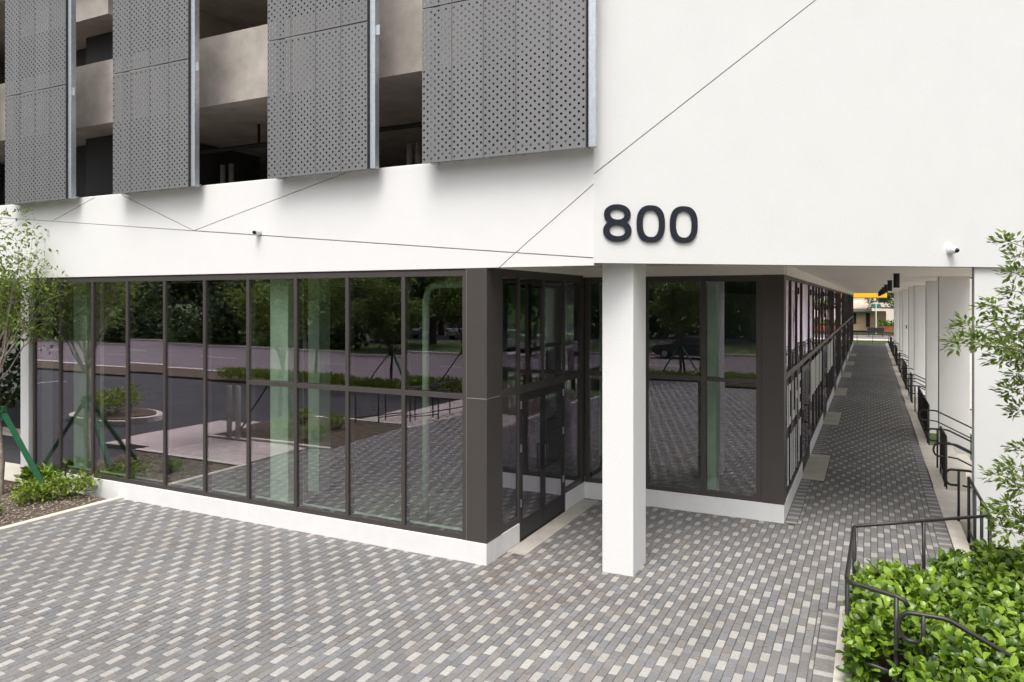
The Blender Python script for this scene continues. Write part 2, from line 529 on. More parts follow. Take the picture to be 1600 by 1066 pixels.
for q, (x, y, hx, hy, lt) in enumerate(pavers):
    t = paver_tint(lt)
    dz = random.uniform(-0.0012, 0.0012)
    if q in near:
        o = part(paver_mesh(hx, hy), 'paver', plaza, (x, y, dz))
        o.color = (*t, 1)
        o.rotation_euler = (random.uniform(-.004, .004), random.uniform(-.006, .006), random.uniform(-.004, .004))
    else:
        i = len(field.v)
        c = 0.004
        tx, ty = random.uniform(-.0006, .0006), random.uniform(-.0006, .0006)
        field.v += [(x - hx, y - hy, dz - .014), (x + hx, y - hy, dz - .014), (x + hx, y + hy, dz - .014), (x - hx, y + hy, dz - .014),
                    (x - hx + c, y - hy + c, dz - tx - ty), (x + hx - c, y - hy + c, dz + tx - ty), (x + hx - c, y + hy - c, dz + tx + ty), (x - hx + c, y + hy - c, dz - tx + ty)]
        field.f += [(i, i + 1, i + 5, i + 4), (i + 1, i + 2, i + 6, i + 5), (i + 2, i + 3, i + 7, i + 6), (i + 3, i, i + 4, i + 7), (i + 4, i + 5, i + 6, i + 7)]
        tints += [t] * 5
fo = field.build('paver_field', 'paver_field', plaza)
fo['kind'] = 'stuff'
ca = fo.data.attributes.new('tint', 'FLOAT_COLOR', 'FACE')
ca.data.foreach_set('color', [c for t in tints for c in (*t, 1)])
# entrance sill slab and the sills of the doors along the walk
box('sill_slab', 'concrete', plaza, XD + 0.01, -4.25, 9.02, 12.02, -0.1, 0.006)
for (a, b) in CORR_DOORS:
    box('sill_slab', 'concrete', plaza, XC - 0.05, -0.81, a - .3, b + .3, -0.1, 0.006)
# kerbs along the raised edge, stair landings and stairs
struct('plaza_kerb', MB().box(EDGE_L, EDGE_L + .16, -5.5, 9.02, -0.6, 0.03), 'concrete_light')
dk = Vector((EDGE_C - EDGE_L, 1.06, 0)).normalized(); nk = Vector((dk.y, -dk.x, 0))
pa, pb = Vector((EDGE_L, 9.03, 0)), Vector((EDGE_C, 10.09, 0))
struct('plaza_kerb', MB().prism([pa, pa + nk * .16, pb + nk * .16, pb][::1], -0.6, 0.034), 'concrete_light')
STAIRS = [(13.45, 15.6), (17.5, 20.2), (26.0, 28.2), (30.0, 32.4), (37.4, 39.6), (41.4, 43.8), (48.8, 51.0), (52.8, 55.2)]
ys = 10.2
for (a, b) in STAIRS:
    struct('walk_kerb', MB().box(EDGE_C, EDGE_C + .20, ys, a - .002, -0.6, 0.03), 'concrete_light')
    st = MB().box(EDGE_C, 1.75, a, b, -0.6, 0.002)
    for s in range(3):
        st.box(1.75 + .3 * s, 2.05 + .3 * s, a, b, -0.6, -0.15 - .15 * s)
    struct('stairs', st, 'concrete_light')
    ys = b + .002
struct('walk_kerb', MB().box(EDGE_C, EDGE_C + .20, ys, YEND, -0.6, 0.03), 'concrete_light')
struct('landing_kerb', MB().box(EDGE_L + .161, 2.4, 6.98, 7.14, -0.6, 0.026), 'concrete_light')
struct('landing', MB().box(EDGE_L + .161, 1.3, 4.9, 6.979, -0.6, 0.004), 'concrete_light')
struct('lower_walk', MB().box(2.66, 8.0, 12.9, 64, -0.7, -0.46), 'concrete_light')
struct('service_road', MB().box(8.0, 22, -6, 64, -0.7, -0.47), 'road_asphalt')
struct('lower_bed', MB().box(EDGE_L + .16, 7, -3, 10.3, -0.7, -0.30), 'soil')

# ------------------------------------------------------------------ the building
bld = empty('office_building', (-8, YF, 0), 'white building numbered 800 with dark glazed ground floor and perforated garage screens above', 'building')
def B(name, m, x0, x1, y0, y1, z0, z1, parent=None, bevel=0.0):
    """box part of the building given in world coordinates"""
    p = parent or bld
    ox, oy, oz = bld.location
    return box(name, m, p, x0 - ox, x1 - ox, y0 - oy, y1 - oy, z0 - oz, z1 - oz, bevel)
def BM(name, m, mb, parent=None, smooth=False, bevel=0.0):
    ox, oy, oz = bld.location
    mb.v = [(a - ox, b - oy, c - oz) for a, b, c in mb.v]
    return mb.build(name, m, parent or bld, smooth, bevel)

# white base walls
B('base_wall', 'stucco_base', XL - .0, XD, YF, YF + .22, -0.3, ZB, bevel=.008)
B('base_wall', 'stucco_base', XD - .22, XD, YF + .222, 9.46, -0.3, ZB - .001, bevel=.008)
B('base_wall', 'stucco_base', XD - .22, XD, 11.22, YR - .001, -0.3, ZB - .001, bevel=.008)
B('base_wall', 'stucco_base', XD - .22, XC, YR, YR + .22, -0.3, ZB, bevel=.008)
ys = YR + .222
for (a, b) in CORR_DOORS:
    B('base_wall', 'stucco_base', XC - .22, XC - .001, ys, a, -0.3, ZB - .001, bevel=.006)
    ys = b
B('base_wall', 'stucco_base', XC - .22, XC - .001, ys, 63.5, -0.3, ZB - .001, bevel=.006)
B('end_wall', 'stucco', XL - .26, XL - .001, YF - .02, YF + .45, -0.3, 3.929, bevel=.01)
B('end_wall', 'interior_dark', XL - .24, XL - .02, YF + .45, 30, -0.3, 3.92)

# glazing: helper for panes and frame members in a wall plane
FD = 0.13      # frame depth
def frame_x(x0, x1, z0, z1, y, m='bronze', name='mullion'):   # member in a wall facing -Y
    return B(name, m, x0, x1, y, y + FD, z0, z1)
def frame_y(y0, y1, z0, z1, x, m='bronze', name='mullion'):   # member in a wall facing +X
    return B(name, m, x - FD, x, y0, y1, z0, z1)
def pane_x(x0, x1, z0, z1, y, gm='glazing'):
    o = B('glass_pane', gm, -(x1 - x0) / 2 + bld.location.x, (x1 - x0) / 2 + bld.location.x, bld.location.y, .012 + bld.location.y, -(z1 - z0) / 2, (z1 - z0) / 2)
    o.location = ((x0 + x1) / 2 - bld.location.x, y + .022 - bld.location.y, (z0 + z1) / 2)
    o.rotation_euler = (random.gauss(0, .0026), 0, random.gauss(0, .0026))
    return o
def pane_y(y0, y1, z0, z1, x, gm='glazing'):
    o = B('glass_pane', gm, -.012 + bld.location.x, bld.location.x, -(y1 - y0) / 2 + bld.location.y, (y1 - y0) / 2 + bld.location.y, -(z1 - z0) / 2, (z1 - z0) / 2)
    o.location = (x - .022 - bld.location.x, (y0 + y1) / 2 - bld.location.y, (z0 + z1) / 2)
    o.rotation_euler = (0, random.gauss(0, .0026), random.gauss(0, .0026))
    return o
YG = YF + .012
TR = 2.205     # transom height
mx = [-14.43, -13.63, -12.68, -11.73, -10.77, -9.81, -8.84, -7.855, -6.868, -5.878, -4.886]
HW = .029
for x in mx:
    frame_x(x - HW, x + HW, ZB + .001, ZG, YG - (.004 if x > -5 else 0))
for a, b in zip(mx[:-1], mx[1:]):
    frame_x(a + HW, b - HW, ZG - .07, ZG, YG + .003, name='head_rail')
    frame_x(a + HW, b - HW, ZB + .001, ZB + .07, YG + .003, name='sill_rail')
    if a > -9:
        frame_x(a + HW, b - HW, TR - .035, TR + .035, YG + .003, name='transom')
        pane_x(a + HW, b - HW, ZB + .07, TR - .035, YG)
        pane_x(a + HW, b - HW, TR + .035, ZG - .07, YG)
    else:
        pane_x(a + HW, b - HW, ZB + .07, ZG - .07, YG)
B('glazing_head', 'bronze', XL, -4.85, YF + .03, YF + .16, ZG + .001, 3.93)
# corner cladding of the left wing: two sheets with a pale seam at transom height
CX0 = -4.852
for z0, z1 in ((ZB + .001, 2.19), (2.202, 3.93)):
    B('corner_cladding', 'bronze', CX0, XD + .002, YF + .004, YF + .42, z0, z1, bevel=.004)
B('cladding_seam', 'bronze_seam', CX0 + .004, XD - .003, YF + .009, YF + .41, 2.1905, 2.2015)
B('cladding_seam', 'bronze_seam', CX0 - .005, CX0 - .001, YF + .009, YF + .02, ZB + .002, 3.92)
# entrance wall on the return
ym = [8.895, 9.46, 10.33, 11.19, 12.02]
for y in ym:
    frame_y(y - HW, y + HW, (ZB + .001) if y in (8.895, 12.02) else TR + .05, ZG, XD - .006)
for k, (a, b) in enumerate(zip(ym[:-1], ym[1:])):
    frame_y(a + HW, b - HW, ZG - .08, ZG, XD - .010, name='head_rail')
    pane_y(a + HW, b - HW, TR + .05, ZG - .08, XD - .006, 'glazing_dark')
    if k in (0, 3):
        frame_y(a + HW, b - HW, TR - .05, TR + .05, XD - .010, name='transom')
        frame_y(a + HW, b - HW, ZB + .001, ZB + .09, XD - .010, name='sill_rail')
        pane_y(a + HW, b - HW, ZB + .09, TR - .05, XD - .006, 'glazing_dark')
frame_y(9.46 - HW, 11.19 + HW, TR - .06, TR + .05, XD - .005, name='transom')
frame_y(9.46 - HW, 9.46 + HW, 0.004, TR - .06, XD - .005, name='door_jamb')
frame_y(11.19 - HW, 11.19 + HW, 0.004, TR - .06, XD - .005, name='door_jamb')
frame_y(YR - .054, YR + .01, ZB + .001, ZG, XD - .008)
B('glazing_head', 'bronze', XD - FD, XD - .012, YF + .42, YR - .06, ZG + .001, ZS - .14)
def door(a, b, handle_side, x=XD - .015):
    """glazed door leaf between y = a and y = b"""
    mb = MB()
    st = .095
    for (y0, y1, z0, z1) in ((a, a + st, .012, TR - .065), (b - st, b, .012, TR - .065), (a + st, b - st, .012, .30), (a + st, b - st, TR - .19, TR - .065)):
        mb.box(x - .05, x, y0, y1, z0, z1)
    d = BM('door', 'black_metal', mb)
    g = pane_y(a + st, b - st, .30, TR - .19, x + .018, 'glazing_dark')
    g.parent = d; g.name = 'door_glass'
    hy = b - .05 if handle_side > 0 else a + .05
    h = MB().tube([(x, hy, .92), (x + .06, hy, .92), (x + .06, hy, 1.28), (x, hy, 1.28)], .013, 8)
    BM('handle', 'black_metal', h, d, True)
    hg = a + .02 if handle_side > 0 else b - .02
    for z in (.55, 1.35, 1.98):
        BM('hinge', 'galvanised', MB().box(x - .001, x + .014, hg - .012, hg + .012, z - .055, z + .055), d)
    return d
door(9.46 + HW + .004, 10.322, 1)
door(10.328, 11.19 - HW - .004, -1)
# right wing front
rx = [-4.50, -3.44, -2.47, -1.60]
for x in rx:
    frame_x(x - .038, x + .038, ZB + .001, ZG, YR + .010)
for a, b in zip(rx[:-1], rx[1:]):
    frame_x(a + .038, b - .038, ZG - .09, ZG, YR + .014, name='head_rail')
    frame_x(a + .038, b - .038, ZB + .001, ZB + .08, YR + .014, name='sill_rail')
    frame_x(a + .038, b - .038, TR - .035, TR + .035, YR + .014, name='transom')
    pane_x(a + .038, b - .038, ZB + .08, TR - .035, YR + .01)
    pane_x(a + .038, b - .038, TR + .035, ZG - .09, YR + .01)
for z0, z1 in ((ZB + .001, 3.905),):
    B('corner_cladding', 'bronze', -1.561, XC + .001, YR + .004, YR + .30, z0, z1, bevel=.004)
# bulkheads between glazing head and soffit
B('bulkhead', 'soffit', XD - .2, XC + .003, YR - .02, YR + .25, 3.906, ZS - .002)
B('bulkhead', 'soffit', XD - .2, XD + .012, YF + .30, YR - .021, 3.935, ZS - .002)
B('bulkhead', 'soffit', XC - .25, XC + .016, YR + .251, 63.5, 3.906, ZS - .002)
# glazing along the covered walk
ycm = [YR + .33]
y = 13.35
while y < 63.3:
    ycm.append(y); y += 1.125
dset = [e for ab in CORR_DOORS for e in ab]
ycm = sorted([q for q in ycm if all(abs(q - e) > .45 for e in dset) and not any(a < q < b for a, b in CORR_DOORS)] + dset + [63.4])
TC = 2.27
for q in ycm:
    frame_y(q - .03, q + .03, .004 if q in dset else ZB, 3.905, XC - .004)
for a, b in zip(ycm[:-1], ycm[1:]):
    frame_y(a + .03, b - .03, 3.84, 3.905, XC - .008, name='head_rail')
    frame_y(a + .03, b - .03, TC - .05, TC + .05, XC - .002, name='transom')
    pane_y(a + .03, b - .03, TC + .05, 3.84, XC - .006)
    if (a, b) in CORR_DOORS:
        door(a + .035, (a + b) / 2 - .003, 1, XC - .012)
        door((a + b) / 2 + .003, b - .035, -1, XC - .012)
    else:
        frame_y(a + .03, b - .03, ZB, ZB + .07, XC - .008, name='sill_rail')
        pane_y(a + .03, b - .03, ZB + .07, TC - .05, XC - .006)
# white window lettering on the first bays of the walk (read only as slanted strokes)
def decal(y0, y1, z0, z1, s=0.0):
    BM('window_lettering', 'decal_white', MB().slab([(XC + .002, y0, z0), (XC + .002, y1, z0 + s), (XC + .002, y1, z1 + s), (XC + .002, y0, z1)], (.002, 0, 0)))
for (y0, y1, z0, z1) in ((12.58, 12.74, 1.42, 2.10), (12.84, 12.98, 1.42, 2.10), (13.02, 13.18, 1.98, 2.10), (13.02, 13.16, 1.42, 1.54), (13.44, 13.62, 1.42, 2.10), (13.66, 13.86, 1.42, 1.55),
                         (14.02, 14.2, 1.42, 2.1), (14.24, 14.4, 1.7, 1.84), (14.62, 14.82, 1.42, 2.1), (14.86, 15.1, 1.96, 2.1), (14.86, 15.06, 1.7, 1.82), (14.86, 15.1, 1.42, 1.54),
                         (12.62, 12.78, .46, 1.24), (13.08, 13.26, .46, 1.24), (13.45, 13.58, .46, 1.24), (13.74, 13.90, .46, 1.24), (14.08, 14.2, .46, 1.24), (14.62, 14.84, .46, 1.24), (14.92, 15.15, .9, 1.24),
                         (17.75, 18.0, 1.2, 2.1), (18.2, 18.7, 1.3, 2.1), (18.9, 19.3, 1.3, 2.1), (19.6, 20.1, 1.3, 2.1), (20.4, 20.8, 1.3, 2.1), (21.2, 21.7, 1.3, 2.1), (24.9, 25.5, 1.2, 2.1), (25.9, 26.7, 1.2, 2.1), (27.2, 28.2, 1.2, 2.1)):
    decal(y0, y1, z0, z1)

# interior shell seen through the glass
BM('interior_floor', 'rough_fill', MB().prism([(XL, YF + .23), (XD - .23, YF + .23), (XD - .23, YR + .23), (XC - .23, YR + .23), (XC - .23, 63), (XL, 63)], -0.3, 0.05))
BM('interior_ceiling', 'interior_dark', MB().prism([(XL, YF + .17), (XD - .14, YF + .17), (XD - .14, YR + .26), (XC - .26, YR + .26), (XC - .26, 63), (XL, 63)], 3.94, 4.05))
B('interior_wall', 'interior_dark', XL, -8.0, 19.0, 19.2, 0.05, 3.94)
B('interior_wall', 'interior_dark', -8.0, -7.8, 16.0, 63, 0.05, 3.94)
for (x, y, w, d) in ((-8.52, 8.98, .38, .36), (-9.0, 10.3, .26, .3), (-13.75, 9.1, .40, .36), (-2.50, 13.0, .2, .30), (-5.2, 15.5, .4, .4), (-2.6, 22, .4, .4), (-2.6, 30, .4, .4)):
    B('interior_column', 'board_concrete', x - w / 2, x + w / 2, y - d / 2, y + d / 2, 0.05, 3.94, bevel=.01)
BM('rain_pipe', 'pipe_pale', MB().tube([(-6.05, 9.3, .05), (-6.05, 9.3, 3.5), (-6.0, 9.3, 3.68), (-5.85, 9.3, 3.74), (-4.9, 9.3, 3.74)], .055, 10), smooth=True)
BM('rain_pipe', 'pipe_pale', MB().tube([(-10.1, 10.4, 3.9), (-9.6, 10.4, 3.2), (-9.4, 10.4, 2.6)], .06, 10), smooth=True)
B('alarm_box', 'red_box', -4.74, -4.68, 8.98, 9.08, .92, 1.14)

B('interior_curb', 'board_concrete', XL + .3, XD - .225, YF + .221, YF + .47, 0.05, .268)
B('interior_curb', 'board_concrete', XD - .2, XC - .225, YR + .221, YR + .47, 0.05, .268)
# fascia of the left wing: stucco panels separated by recessed reveals
def split(poly, a, b):
    """cut a convex polygon (2-D) by the line a-b -> (left side, right side)"""
    def side(p): return (b[0] - a[0]) * (p[1] - a[1]) - (b[1] - a[1]) * (p[0] - a[0])
    L, Rr = [], []
    for k in range(len(poly)):
        p, q = poly[k], poly[(k + 1) % len(poly)]
        sp, sq = side(p), side(q)
        if sp >= 0: L.append(p)
        if sp <= 0: Rr.append(p)
        if sp * sq < 0:
            t = sp / (sp - sq)
            c = (p[0] + (q[0] - p[0]) * t, p[1] + (q[1] - p[1]) * t)
            L.append(c); Rr.append(c)
    return L, Rr
def inset(poly, d):
    out = []
    poly = [p for k, p in enumerate(poly) if math.hypot(p[0] - poly[k - 1][0], p[1] - poly[k - 1][1]) > .04]
    n = len(poly)
    for k in range(n):
        p0, p1, p2 = Vector(poly[k - 1]), Vector(poly[k]), Vector(poly[(k + 1) % n])
        e1 = (p1 - p0).normalized(); e2 = (p2 - p1).normalized()
        n1 = Vector((-e1.y, e1.x)); n2 = Vector((-e2.y, e2.x))
        den = 1 + n1.dot(n2)
        out.append(tuple(p1 + (n1 + n2) * (d / max(den, .004))))
    return out
FX0, FX1, FZ0, FZ1 = -24.0, -3.05, 3.93, 5.37
rect = [(FX0, FZ0), (FX1, FZ0), (FX1, FZ1), (FX0, FZ1)]
up, low = split(rect, (-13.85, 4.99), (-3.05, 4.02))
pieces = []
a, up = split(up, (-13.87, 4.985), (-12.53, 5.37))
pieces.append(a)
b_, c_ = split(up, (-10.05, 4.655), (-11.9, 5.37))
pieces.append(b_ if min(p[0] for p in b_) < min(p[0] for p in c_) else c_)
up = c_ if pieces[-1] is b_ else b_
a, up = split(up, (-10.05, 4.65), (-6.82, 5.37)); pieces.append(a)
a, up = split(up, (-4.36, 3.93), (-3.05, 4.934)); pieces += [a, up]
a, c2 = split(low, (-4.36, 3.93), (-3.05, 4.934)); pieces += [a, c2]
fb = B('fascia', 'reveal', FX0, FX1 - .004, YF + .028, YF + .30, FZ0 + .004, FZ1 - .004)
for pc in pieces:
    if len(pc) < 3: continue
    pts = inset(pc, .0065)
    # keep the outer edge of the fascia closed
    pts = [(min(max(p[0], FX0), FX1) if FX0 + .02 < p[0] < FX1 - .02 else (FX0 if p[0] < -10 else FX1), FZ0 if p[1] < FZ0 + .012 else (FZ1 if p[1] > FZ1 - .012 else p[1])) for p in pts]
    BM('fascia_panel', 'stucco', MB().slab([(p[0], YF, p[1]) for p in pts], (0, .027, 0)), fb)
B('fascia_cap', 'stucco', FX0, FX1 - .006, YF + .02, YF + .42, FZ1 + .001, FZ1 + .02)
B('fascia_soffit', 'soffit', FX0, XL - .262, YF + .31, 24, 3.96, 4.05)
B('entrance_soffit', 'soffit', XD + .014, FX1, YF + .301, YR - .022, ZS, ZS + .1)

# oblique address wall
ab = MB().slab([wp(0.004, 3.966, -.028), wp(ADDR_END, 3.966, -.028), wp(ADDR_END, 11.4, -.028), wp(0.004, 11.4, -.028)], -WN * .3)
ab = BM('address_wall', 'reveal', ab)
wl_, wr_ = split([(0, 3.96), (ADDR_END, 3.96), (ADDR_END, 11.4), (0, 11.4)], (0, 5.043), (3.046, 7.44))
for pc in (wl_, wr_):
    pts = inset(pc, .0065)
    pts = [(0 if p[0] < .03 else p[0], 3.96 if p[1] < 3.98 else p[1]) for p in pts]
    BM('wall_panel', 'stucco', MB().slab([wp(p[0], p[1]) for p in pts], -WN * .027), ab)
BM('walk_soffit', 'soffit', MB().prism([wp(.02, 0, -.34), wp(ADDR_END, 0, -.34), Vector((2.25, 13.6, 0)), Vector((2.25, YEND - 1, 0)), Vector((XC + .02, YEND - 1, 0)), Vector((XC + .02, YR - .03, 0)), Vector((-3.045, YR - .03, 0))], ZS + .001, ZS + .12))
BM('upper_wall', 'stucco', MB().prism([wp(.02, 0, -.33), wp(ADDR_END, 0, -.33), Vector((2.25, 13.6, 0)), Vector((2.25, YEND - 1, 0)), Vector((-3.04, YEND - 1, 0))], ZS + .13, 11.38))

# address digits
def ring(cx, cz, w, h, s, out, n=2.5, k=56):
    mb = MB()
    def se(rw, rh, a):
        c, sn = math.cos(a), math.sin(a)
        return (cx + rw * math.copysign(abs(c) ** (2 / n), c), cz + rh * math.copysign(abs(sn) ** (2 / n), sn))
    for q in range(k):
        a0, a1 = 2 * math.pi * q / k, 2 * math.pi * (q + 1) / k
        o0, o1 = se(w / 2, h / 2, a0), se(w / 2, h / 2, a1)
        i0, i1 = se(w / 2 - s, h / 2 - s * .86, a0), se(w / 2 - s, h / 2 - s * .86, a1)
        i = len(mb.v)
        for p in (o0, o1, i1, i0): mb.v.append(tuple(wp(p[0], p[1], out)))
        for p in (o0, o1, i1, i0): mb.v.append(tuple(wp(p[0], p[1], .012)))
        mb.f += [(i, i + 1, i + 2, i + 3), (i, i + 4, i + 5, i + 1), (i + 3, i + 2, i + 6, i + 7)]
    return mb
m8 = ring(.300, 4.358, .366, .270, .080, .026, 2.15)
m8b = ring(.300, 4.5575, .345, .255, .078, .0248, 2.15)
o = len(m8.v); m8.v += m8b.v; m8.f += [tuple(q + o for q in f) for f in m8b.f]
BM('digit', 'sign_navy', m8)
BM('digit', 'sign_navy', ring(.738, 4.4525, .372, .462, .078, .026))
BM('digit', 'sign_navy', ring(1.178, 4.4525, .372, .462, .078, .026))

# white columns
B('column', 'stucco', -3.112, -2.697, 8.93, 9.512, -0.3, 4.05, bevel=.012)
BM('column', 'stucco', MB().prism([wp(5.53, 0, -.05), wp(7.2, 0, -.05), wp(7.2, 0, -.30), wp(5.53, 0, -.05) + Vector((.001, .30, 0))], -0.6, ZS + .001))
for y in (20.6, 31.9, 43.2, 54.5):
    B('column', 'stucco', 1.50, 2.15, y, y + .30, -0.6, ZS + .001, bevel=.01)
    B('column', 'stucco', 1.50, 2.15, y + 4.6, y + 4.9, -0.6, ZS + .001, bevel=.01)
B('wall_lamp_plate', 'black_metal', 1.46, 1.499, 27 + 11, 27.3 + 11, 2.2, 2.35)

# parking garage above the left wing
B('garage_slab', 'concrete_garage', -26, -3.06, YF + .32, 24, 4.10, 4.40)
B('garage_slab', 'concrete_garage', -26, -3.06, 9.26, 24, 6.96, 7.22)
B('garage_slab', 'concrete_garage', -26, -3.06, 9.26, 24, 9.98, 10.24)
B('spandrel', 'concrete_garage', -26, -3.06, 9.0, 9.25, 6.88, 8.08)
B('spandrel', 'concrete_garage', -26, -3.06, 9.0, 9.25, 9.90, 11.1)
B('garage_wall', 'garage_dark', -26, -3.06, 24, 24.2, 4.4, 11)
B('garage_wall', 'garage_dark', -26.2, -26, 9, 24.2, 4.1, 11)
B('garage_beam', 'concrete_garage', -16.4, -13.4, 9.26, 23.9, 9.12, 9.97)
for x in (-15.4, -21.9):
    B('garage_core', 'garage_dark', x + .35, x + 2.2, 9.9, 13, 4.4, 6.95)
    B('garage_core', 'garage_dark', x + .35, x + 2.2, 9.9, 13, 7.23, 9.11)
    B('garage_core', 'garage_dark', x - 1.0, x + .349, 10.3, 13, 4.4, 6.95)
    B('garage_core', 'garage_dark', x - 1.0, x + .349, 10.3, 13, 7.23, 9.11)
for x in (-9.6, -5.1):
    B('garage_column', 'concrete_garage', x - .25, x + .25, 17, 17.5, 4.4, 6.95)
BM('sprinkler_pipe', 'pipe_black', MB().tube([(-26, 10.6, 6.55), (-3.1, 10.6, 6.55)], .045, 8), smooth=True)
for k in range(7):
    BM('pipe_hanger', 'pipe_black', MB().box(-20 + k * 2.3, -19.97 + k * 2.3, 10.58, 10.62, 6.58, 6.96))
for x in (-12.88, -12.62, -7.92, -7.72):
    BM('standpipe', 'pipe_pale', MB().tube([(x, 11.6, 4.4), (x, 11.6, 6.5)], .055, 10), smooth=True)

# perforated screens
def perf_mesh(w, h):
    mb = MB()
    nx, ny = 8, max(2, round(h / .097))
    cw, ch = w / nx, h / ny
    r = .0168
    t = .008
    oct_ = [(r * math.cos(R(22.5 + 45 * k)), r * math.sin(R(22.5 + 45 * k))) for k in range(8)]
    def solid(x0, x1, z0, z1):
        mb.f.append(tuple(len(mb.v) + k for k in range(4)))
        mb.v += [(x0, 0, z0), (x1, 0, z0), (x1, 0, z1), (x0, 0, z1)]
    for i in range(nx):
        x0, x1 = i * cw, (i + 1) * cw
        cxm = (x0 + x1) / 2
        zoff = 0 if i % 2 == 0 else ch / 2
        rows = ny if i % 2 == 0 else ny - 1
        if i % 2:
            solid(x0, x1, 0, zoff); solid(x0, x1, h - ch / 2, h)
        for k in range(rows):
            z0 = zoff + k * ch; z1 = z0 + ch; zm = (z0 + z1) / 2
            ou = [(x1, zm + ch * .25), (cxm + cw * .25, z1), (cxm - cw * .25, z1), (x0, zm + ch * .25), (x0, zm - ch * .25), (cxm - cw * .25, z0), (cxm + cw * .25, z0), (x1, zm - ch * .25)]
            b = len(mb.v)
            mb.v += [(p[0], 0, p[1]) for p in ou]
            mb.v += [(cxm + p[0], 0, zm + p[1]) for p in oct_]
            mb.v += [(cxm + p[0], t, zm + p[1]) for p in oct_]
            for q in range(8):
                n_ = (q + 1) % 8
                mb.f.append((b + q, b + 8 + q, b + 8 + n_, b + n_))
                mb.f.append((b + 8 + q, b + 16 + q, b + 16 + n_, b + 8 + n_))
            # corner triangles of the cell
            c = len(mb.v)
            mb.v += [(x1, 0, z1), (x0, 0, z1), (x0, 0, z0), (x1, 0, z0)]
            mb.f += [(b + 0, b + 1, c), (b + 2, b + 3, c + 1), (b + 4, b + 5, c + 2), (b + 6, b + 7, c + 3)]
    # folded returns at the four edges
    for (xa, za, xb, zb) in ((0, 0, w, 0), (w, 0, w, h), (w, h, 0, h), (0, h, 0, 0)):
        i = len(mb.v)
        mb.v += [(xa, 0, za), (xb, 0, zb), (xb, .03, zb), (xa, .03, za)]
        mb.f.append((i, i + 1, i + 2, i + 3))
    return mb.mesh('perforated_panel', 'panel_grey')
YP = 8.20
PH = 2.055
PMESH = perf_mesh(.459, PH)
BANKS = [(-18.30, 4), (-14.91, 4), (-11.74, 4), (-8.166, 4), (-5.392, 5)]
galv = MB().box(-.045, .045, 0, .09, 0, 4.15).mesh('screen_post', 'galvanised')
flange = MB().box(-.018, -.003, 0, .14, 0, 4.15).mesh('screen_post', 'black_metal')
for x0, n in BANKS:
    for c in range(n):
        for rrow in range(2):
            p_ = part(PMESH, 'perforated_panel', bld, (x0 + c * .467 - bld.location.x, YP - bld.location.y, 5.335 + rrow * (PH + .022)))
    xe = x0 + n * .467
    part(flange, 'edge_flange', bld, (xe + .012 - bld.location.x, YP + .004 - bld.location.y, 5.345))
    part(galv, 'screen_post', bld, (xe + .062 - bld.location.x, YP + .03 - bld.location.y, 5.345))
    part(galv, 'screen_post', bld, (x0 + .1 - bld.location.x, YP + .12 - bld.location.y, 5.345))
    B('screen_bracket', 'galvanised', xe + .08, xe + .17, YP + .05, YP + .06, 7.20, 7.34)
    for rz in (5.42, 7.36, 9.35):
        B('screen_rail', 'galvanised', x0 + .02, xe + .01, YP + .06, YP + .11, rz, rz + .05)
    for c in range(1, n + 1):
        B('screen_bracket', 'galvanised', x0 + c * .467 - .04, x0 + c * .467 + .02, YP + .045, YF - .002, 5.375, 5.40)

# ------------------------------------------------------------------ small fixtures on the building
def dome_camera(pos, normal, label):
    e = empty('security_camera', pos, label, 'camera', None)
    n = Vector(normal)
    mb = MB().tube([(0, 0, 0), n * .03, n * .05], [.055, .055, .04], 16)
    mb.build('mount', 'white_plastic', e, True)
    c = n * .075 + Vector((0, 0, -.005))
    sph = MB()
    sph.tube([c + n * -.045, c + n * -.03, c, c + n * .03, c + n * .045], [.02, .042, .05, .042, .02], 14)
    sph.build('housing', 'white_plastic', e, True)
    l = Vector((RT.x * .02 + n.x * .06, RT.y * .02 + n.y * .06, -.01))
    MB().tube([c + l * .3, c + l * .75, c + l], [.034, .032, .02], 12).build('lens', 'lens_black', e, True)
dome_camera((-8.58, YF - .002, 4.567), (0, -1, 0), 'small white dome camera on the bright fascia above the left glazing')
dome_camera(wp(5.08, 4.187, .002), WN, 'small white dome camera on the address wall at the right, above the covered walk')
pos_words = ['nearest of the row under the soffit', 'second nearest of the row', 'third nearest of the row', 'fourth of the row', 'fifth of the row', 'sixth of the row', 'farthest of the row']
dl_body = MB().tube([(0, 0, -.31), (0, 0, -.30), (0, 0, -.03), (0, 0, 0)], [.058, .062, .062, .062], 18).mesh('lamp_body', 'black_metal', True)
dl_plate = MB().tube([(0, 0, -.012), (0, 0, .0)], [.075, .075], 18).mesh('ceiling_plate', 'black_metal')
for k in range(7):
    e = empty('cylinder_downlight', (.50, 17.75 + 6.1 * k, ZS), 'black cylinder lamp hanging above the covered walk, ' + pos_words[k], 'lamp', 'cylinder lamps above the walk')
    part(dl_body, 'lamp_body', e)
    part(dl_plate, 'ceiling_plate', e)

